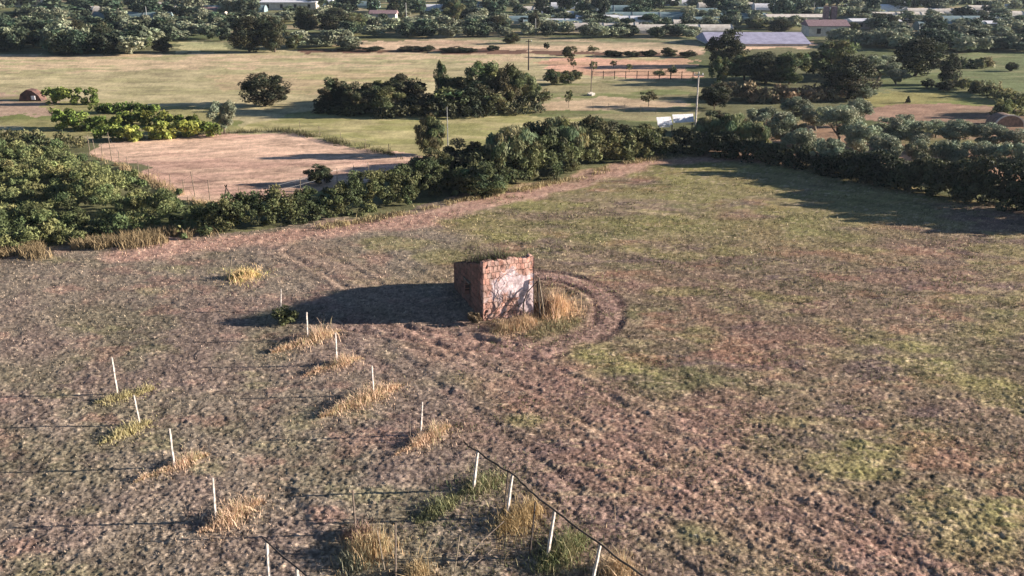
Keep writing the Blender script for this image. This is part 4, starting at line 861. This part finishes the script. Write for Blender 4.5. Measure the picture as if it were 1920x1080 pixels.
for (x, y) in [(1040, 52), (1085, 50), (1120, 42), (1060, 34), (1180, 44), (1330, 46), (1235, 52), (1700, 36), (1800, 44), (1760, 28), (1880, 34), (1640, 20), (1340, 28), (1000, 24), (1150, 22), (1280, 62), (1840, 22), (300, 16), (560, 10), (900, 14), (1450, 18), (1560, 26), (1900, 14), (250, 36), (980, 44), (1160, 58), (1210, 36), (1380, 38), (1720, 50), (1780, 56), (1900, 48), (1600, 34), (1060, 16), (820, 20), (660, 14), (440, 22), (180, 24), (1360, 16), (1500, 8), (1700, 10), (1240, 10)]:
    tunnel(x, y, rg.uniform(9, 26), 'long pale plastic greenhouse among the far groves, '+('left third' if x < 640 else 'middle third' if x < 1280 else 'right third')+' of the top edge', m=rg.choice(['white', 'plaster', 'green_shade']))
# named bigger far trees
gF = 'large trees beyond the tan field at the left'
for (x, b_, w, top, k, lb) in [(468, 98, 76, 26, 'broadleaf', 'big black green square crowned tree beyond the tan field'), (515, 98, 60, 28, 'broadleaf', 'olive brown tree joined to the right of the big black one'), (552, 92, 40, 62, 'green', 'small green tree at the foot of the big black one'),
    (575, 62, 50, 10, 'broadleaf', 'dark tree behind and right of the big black one'), (628, 64, 70, 12, 'broadleaf', 'broad dark tree left of the small white house'), (665, 62, 50, 22, 'green', 'mid green tree just left of the small white house'),
    (305, 98, 40, 72, 'broadleaf', 'small dark tree with a rounded top near the left tan field edge'), (195, 96, 40, 40, 'broadleaf', 'tall dark tree at the edge of the left scrub'), (150, 92, 40, 34, 'broadleaf', 'dark tree left of the tall one in the left scrub'),
    (272, 92, 40, 66, 'green', 'rounded green tree among the left scrub'), (235, 96, 60, 66, 'green', 'broad green bush in the left scrub'), (740, 36, 40, -12, 'cone', 'dark pointed tree above the small white house'), (850, 42, 50, -6, 'green', 'yellow green tree top at the centre of the far edge'),
    (1002, 64, 26, 16, 'broadleaf', 'round crowned dark tree on a thin trunk at the far centre'), (930, 60, 50, 28, 'broadleaf', 'dark tree left of the round crowned one at the far centre'), (1115, 56, 30, 30, 'broadleaf', 'dark tree between far greenhouses'),
    (1460, 62, 48, 34, 'broadleaf', 'dark rounded tree left of the cream building'), (1660, 56, 46, 24, 'broadleaf', 'dark tree right of the chimneys'), (1598, 60, 28, 40, 'green', 'small tree beside the house with chimneys'), (1420, 54, 34, 34, 'green', 'green tree left of the dark rounded one')]:
    P_(k, x, b_, w*1.15, top, lb, gF)
# scrub and grove rows
rf = random.Random(12); cnt = 0
def band(y0, y1, x0, x1, n, kinds, wm_, hm_, label, group, avoid=()):
    global cnt
    k = 0; tries = 0
    while k < n and tries < n*6:
        tries += 1; t = rf.random(); y = y0+(y1-y0)*t; x = rf.uniform(x0, x1)
        if any(a <= x <= b_ and c <= y <= d for a, b_, c, d in avoid): continue
        w = rf.uniform(*wm_); kk = rf.choice(kinds); plant(kk, x, y, w, rf.uniform(*hm_), label[0 if 'olive' in kk else 1], group[0 if 'olive' in kk else 1]); k += 1; cnt += 1
av = [(1300, 1520, 58, 96), (640, 1320, 72, 100), (700, 745, 28, 46), (1500, 1600, 40, 72), (380, 430, 60, 100)]
def zone(w): return (['silvery olive tree '+w, 'dark leafy tree '+w], ['olive trees '+w, 'dark trees '+w])
Z3 = [(-60, 620, 'left third'), (620, 1300, 'middle third'), (1300, 2000, 'right third')]
LB = ['silvery olive tree in the far groves, one of many', 'dark far tree among the groves, one of many']; GB = ['olive trees of the far groves', 'trees scattered through the far groves']
band(60, 104, -40, 330, 66, ['farolive', 'fartree', 'fartree', 'fartree', 'green'], (4, 8), (2.5, 5), *zone('in the scrub at the left end of the tan field'))
band(44, 78, 230, 440, 30, ['farolive', 'farolive', 'fartree'], (4, 7), (2.2, 4), *zone('left of the big black tree'))
band(50, 76, 640, 940, 50, ['farolive', 'fartree', 'farolive'], (4, 7), (2.2, 4), *zone('behind the far sandy strip, left half'), av)
band(54, 75, 940, 1320, 44, ['farolive', 'farolive', 'fartree'], (4, 6.5), (2, 3.5), *zone('behind the far sandy strip, right half'), av)
band(52, 100, 1640, 1990, 86, ['farolive', 'farolive', 'fartree'], (4, 7), (2.2, 4), *zone('above the right green meadow'), av)
band(74, 92, 1560, 1700, 14, ['farolive'], (4, 6), (2.2, 3.5), *zone('right of the lilac shed'))
band(82, 94, 540, 660, 12, ['farolive'], (4, 6), (2.5, 4), *zone('in the pale row right of the big black tree'))
for a_, b_, z_ in Z3: band(34, 56, a_, b_, 60, ['farolive', 'farolive', 'fartree'], (3.5, 7), (2, 3.8), *zone('between the greenhouses, '+z_), av)
for a_, b_, z_ in Z3: band(12, 36, a_, b_, 44, ['fartree', 'fartree', 'farolive', 'poplar'], (5, 10), (3, 6.5), *zone('along the very top edge, '+z_), [(700, 745, 28, 46)])
# beyond: the wooded plain reads as one mass
rng = np.random.default_rng(99); n_ = 1500
yy = 330*(2200/330)**rng.random(n_); xx = rng.uniform(-.78, .78, n_)*yy; ww = rng.uniform(3, 7, n_)*(1+yy/900); hw = rng.uniform(4, 10, n_)
cs = np.stack([xx, yy, hw*.5], -1); idx = np.repeat(np.arange(n_), 60); d = rng.normal(size=(len(idx), 3)); d /= np.linalg.norm(d, axis=1)[:, None]
Pp = cs[idx]+d*np.stack([ww[idx]*.6, ww[idx]*.6, hw[idx]*.5], -1)*(.6+.4*rng.random((len(idx), 1)))
tn = (1+.5*rng.uniform(-1, 1, (n_, 1))*np.ones((1, 3)))[idx]*(1+.2*rng.uniform(-1, 1, (len(idx), 1)))
Vv, cc = leaf_quads(Pp, 1.3*(1+yy[idx]/900), rng, 1.4, tn, outward=d)
tag(link('far_woodland', fast_mesh('far_woodland', Vv, np.arange(len(Vv)), 4, np.clip(cc, .3, 2)), LM['far']), 'distant wooded plain along the top edge beyond the last groves', 'woodland', kind='stuff')
# ================================================================== HAZE
hz = MB(); hz.box((0, 1100, 24), (3400, 2400, 50)); hm_, n, b = nmat('haze_air')
n.nodes.remove(b); pv = N(n, 'ShaderNodeVolumePrincipled'); pv.inputs['Density'].default_value = .00010; pv.inputs['Color'].default_value = (.72, .84, 1, 1); pv.inputs['Anisotropy'].default_value = .2
n.links.new(pv.outputs[0], n.nodes['Material Output'].inputs['Volume'])
HAZE = hz.build('haze', hm_); tag(HAZE, kind='stuff')
print('trees in bands', cnt)
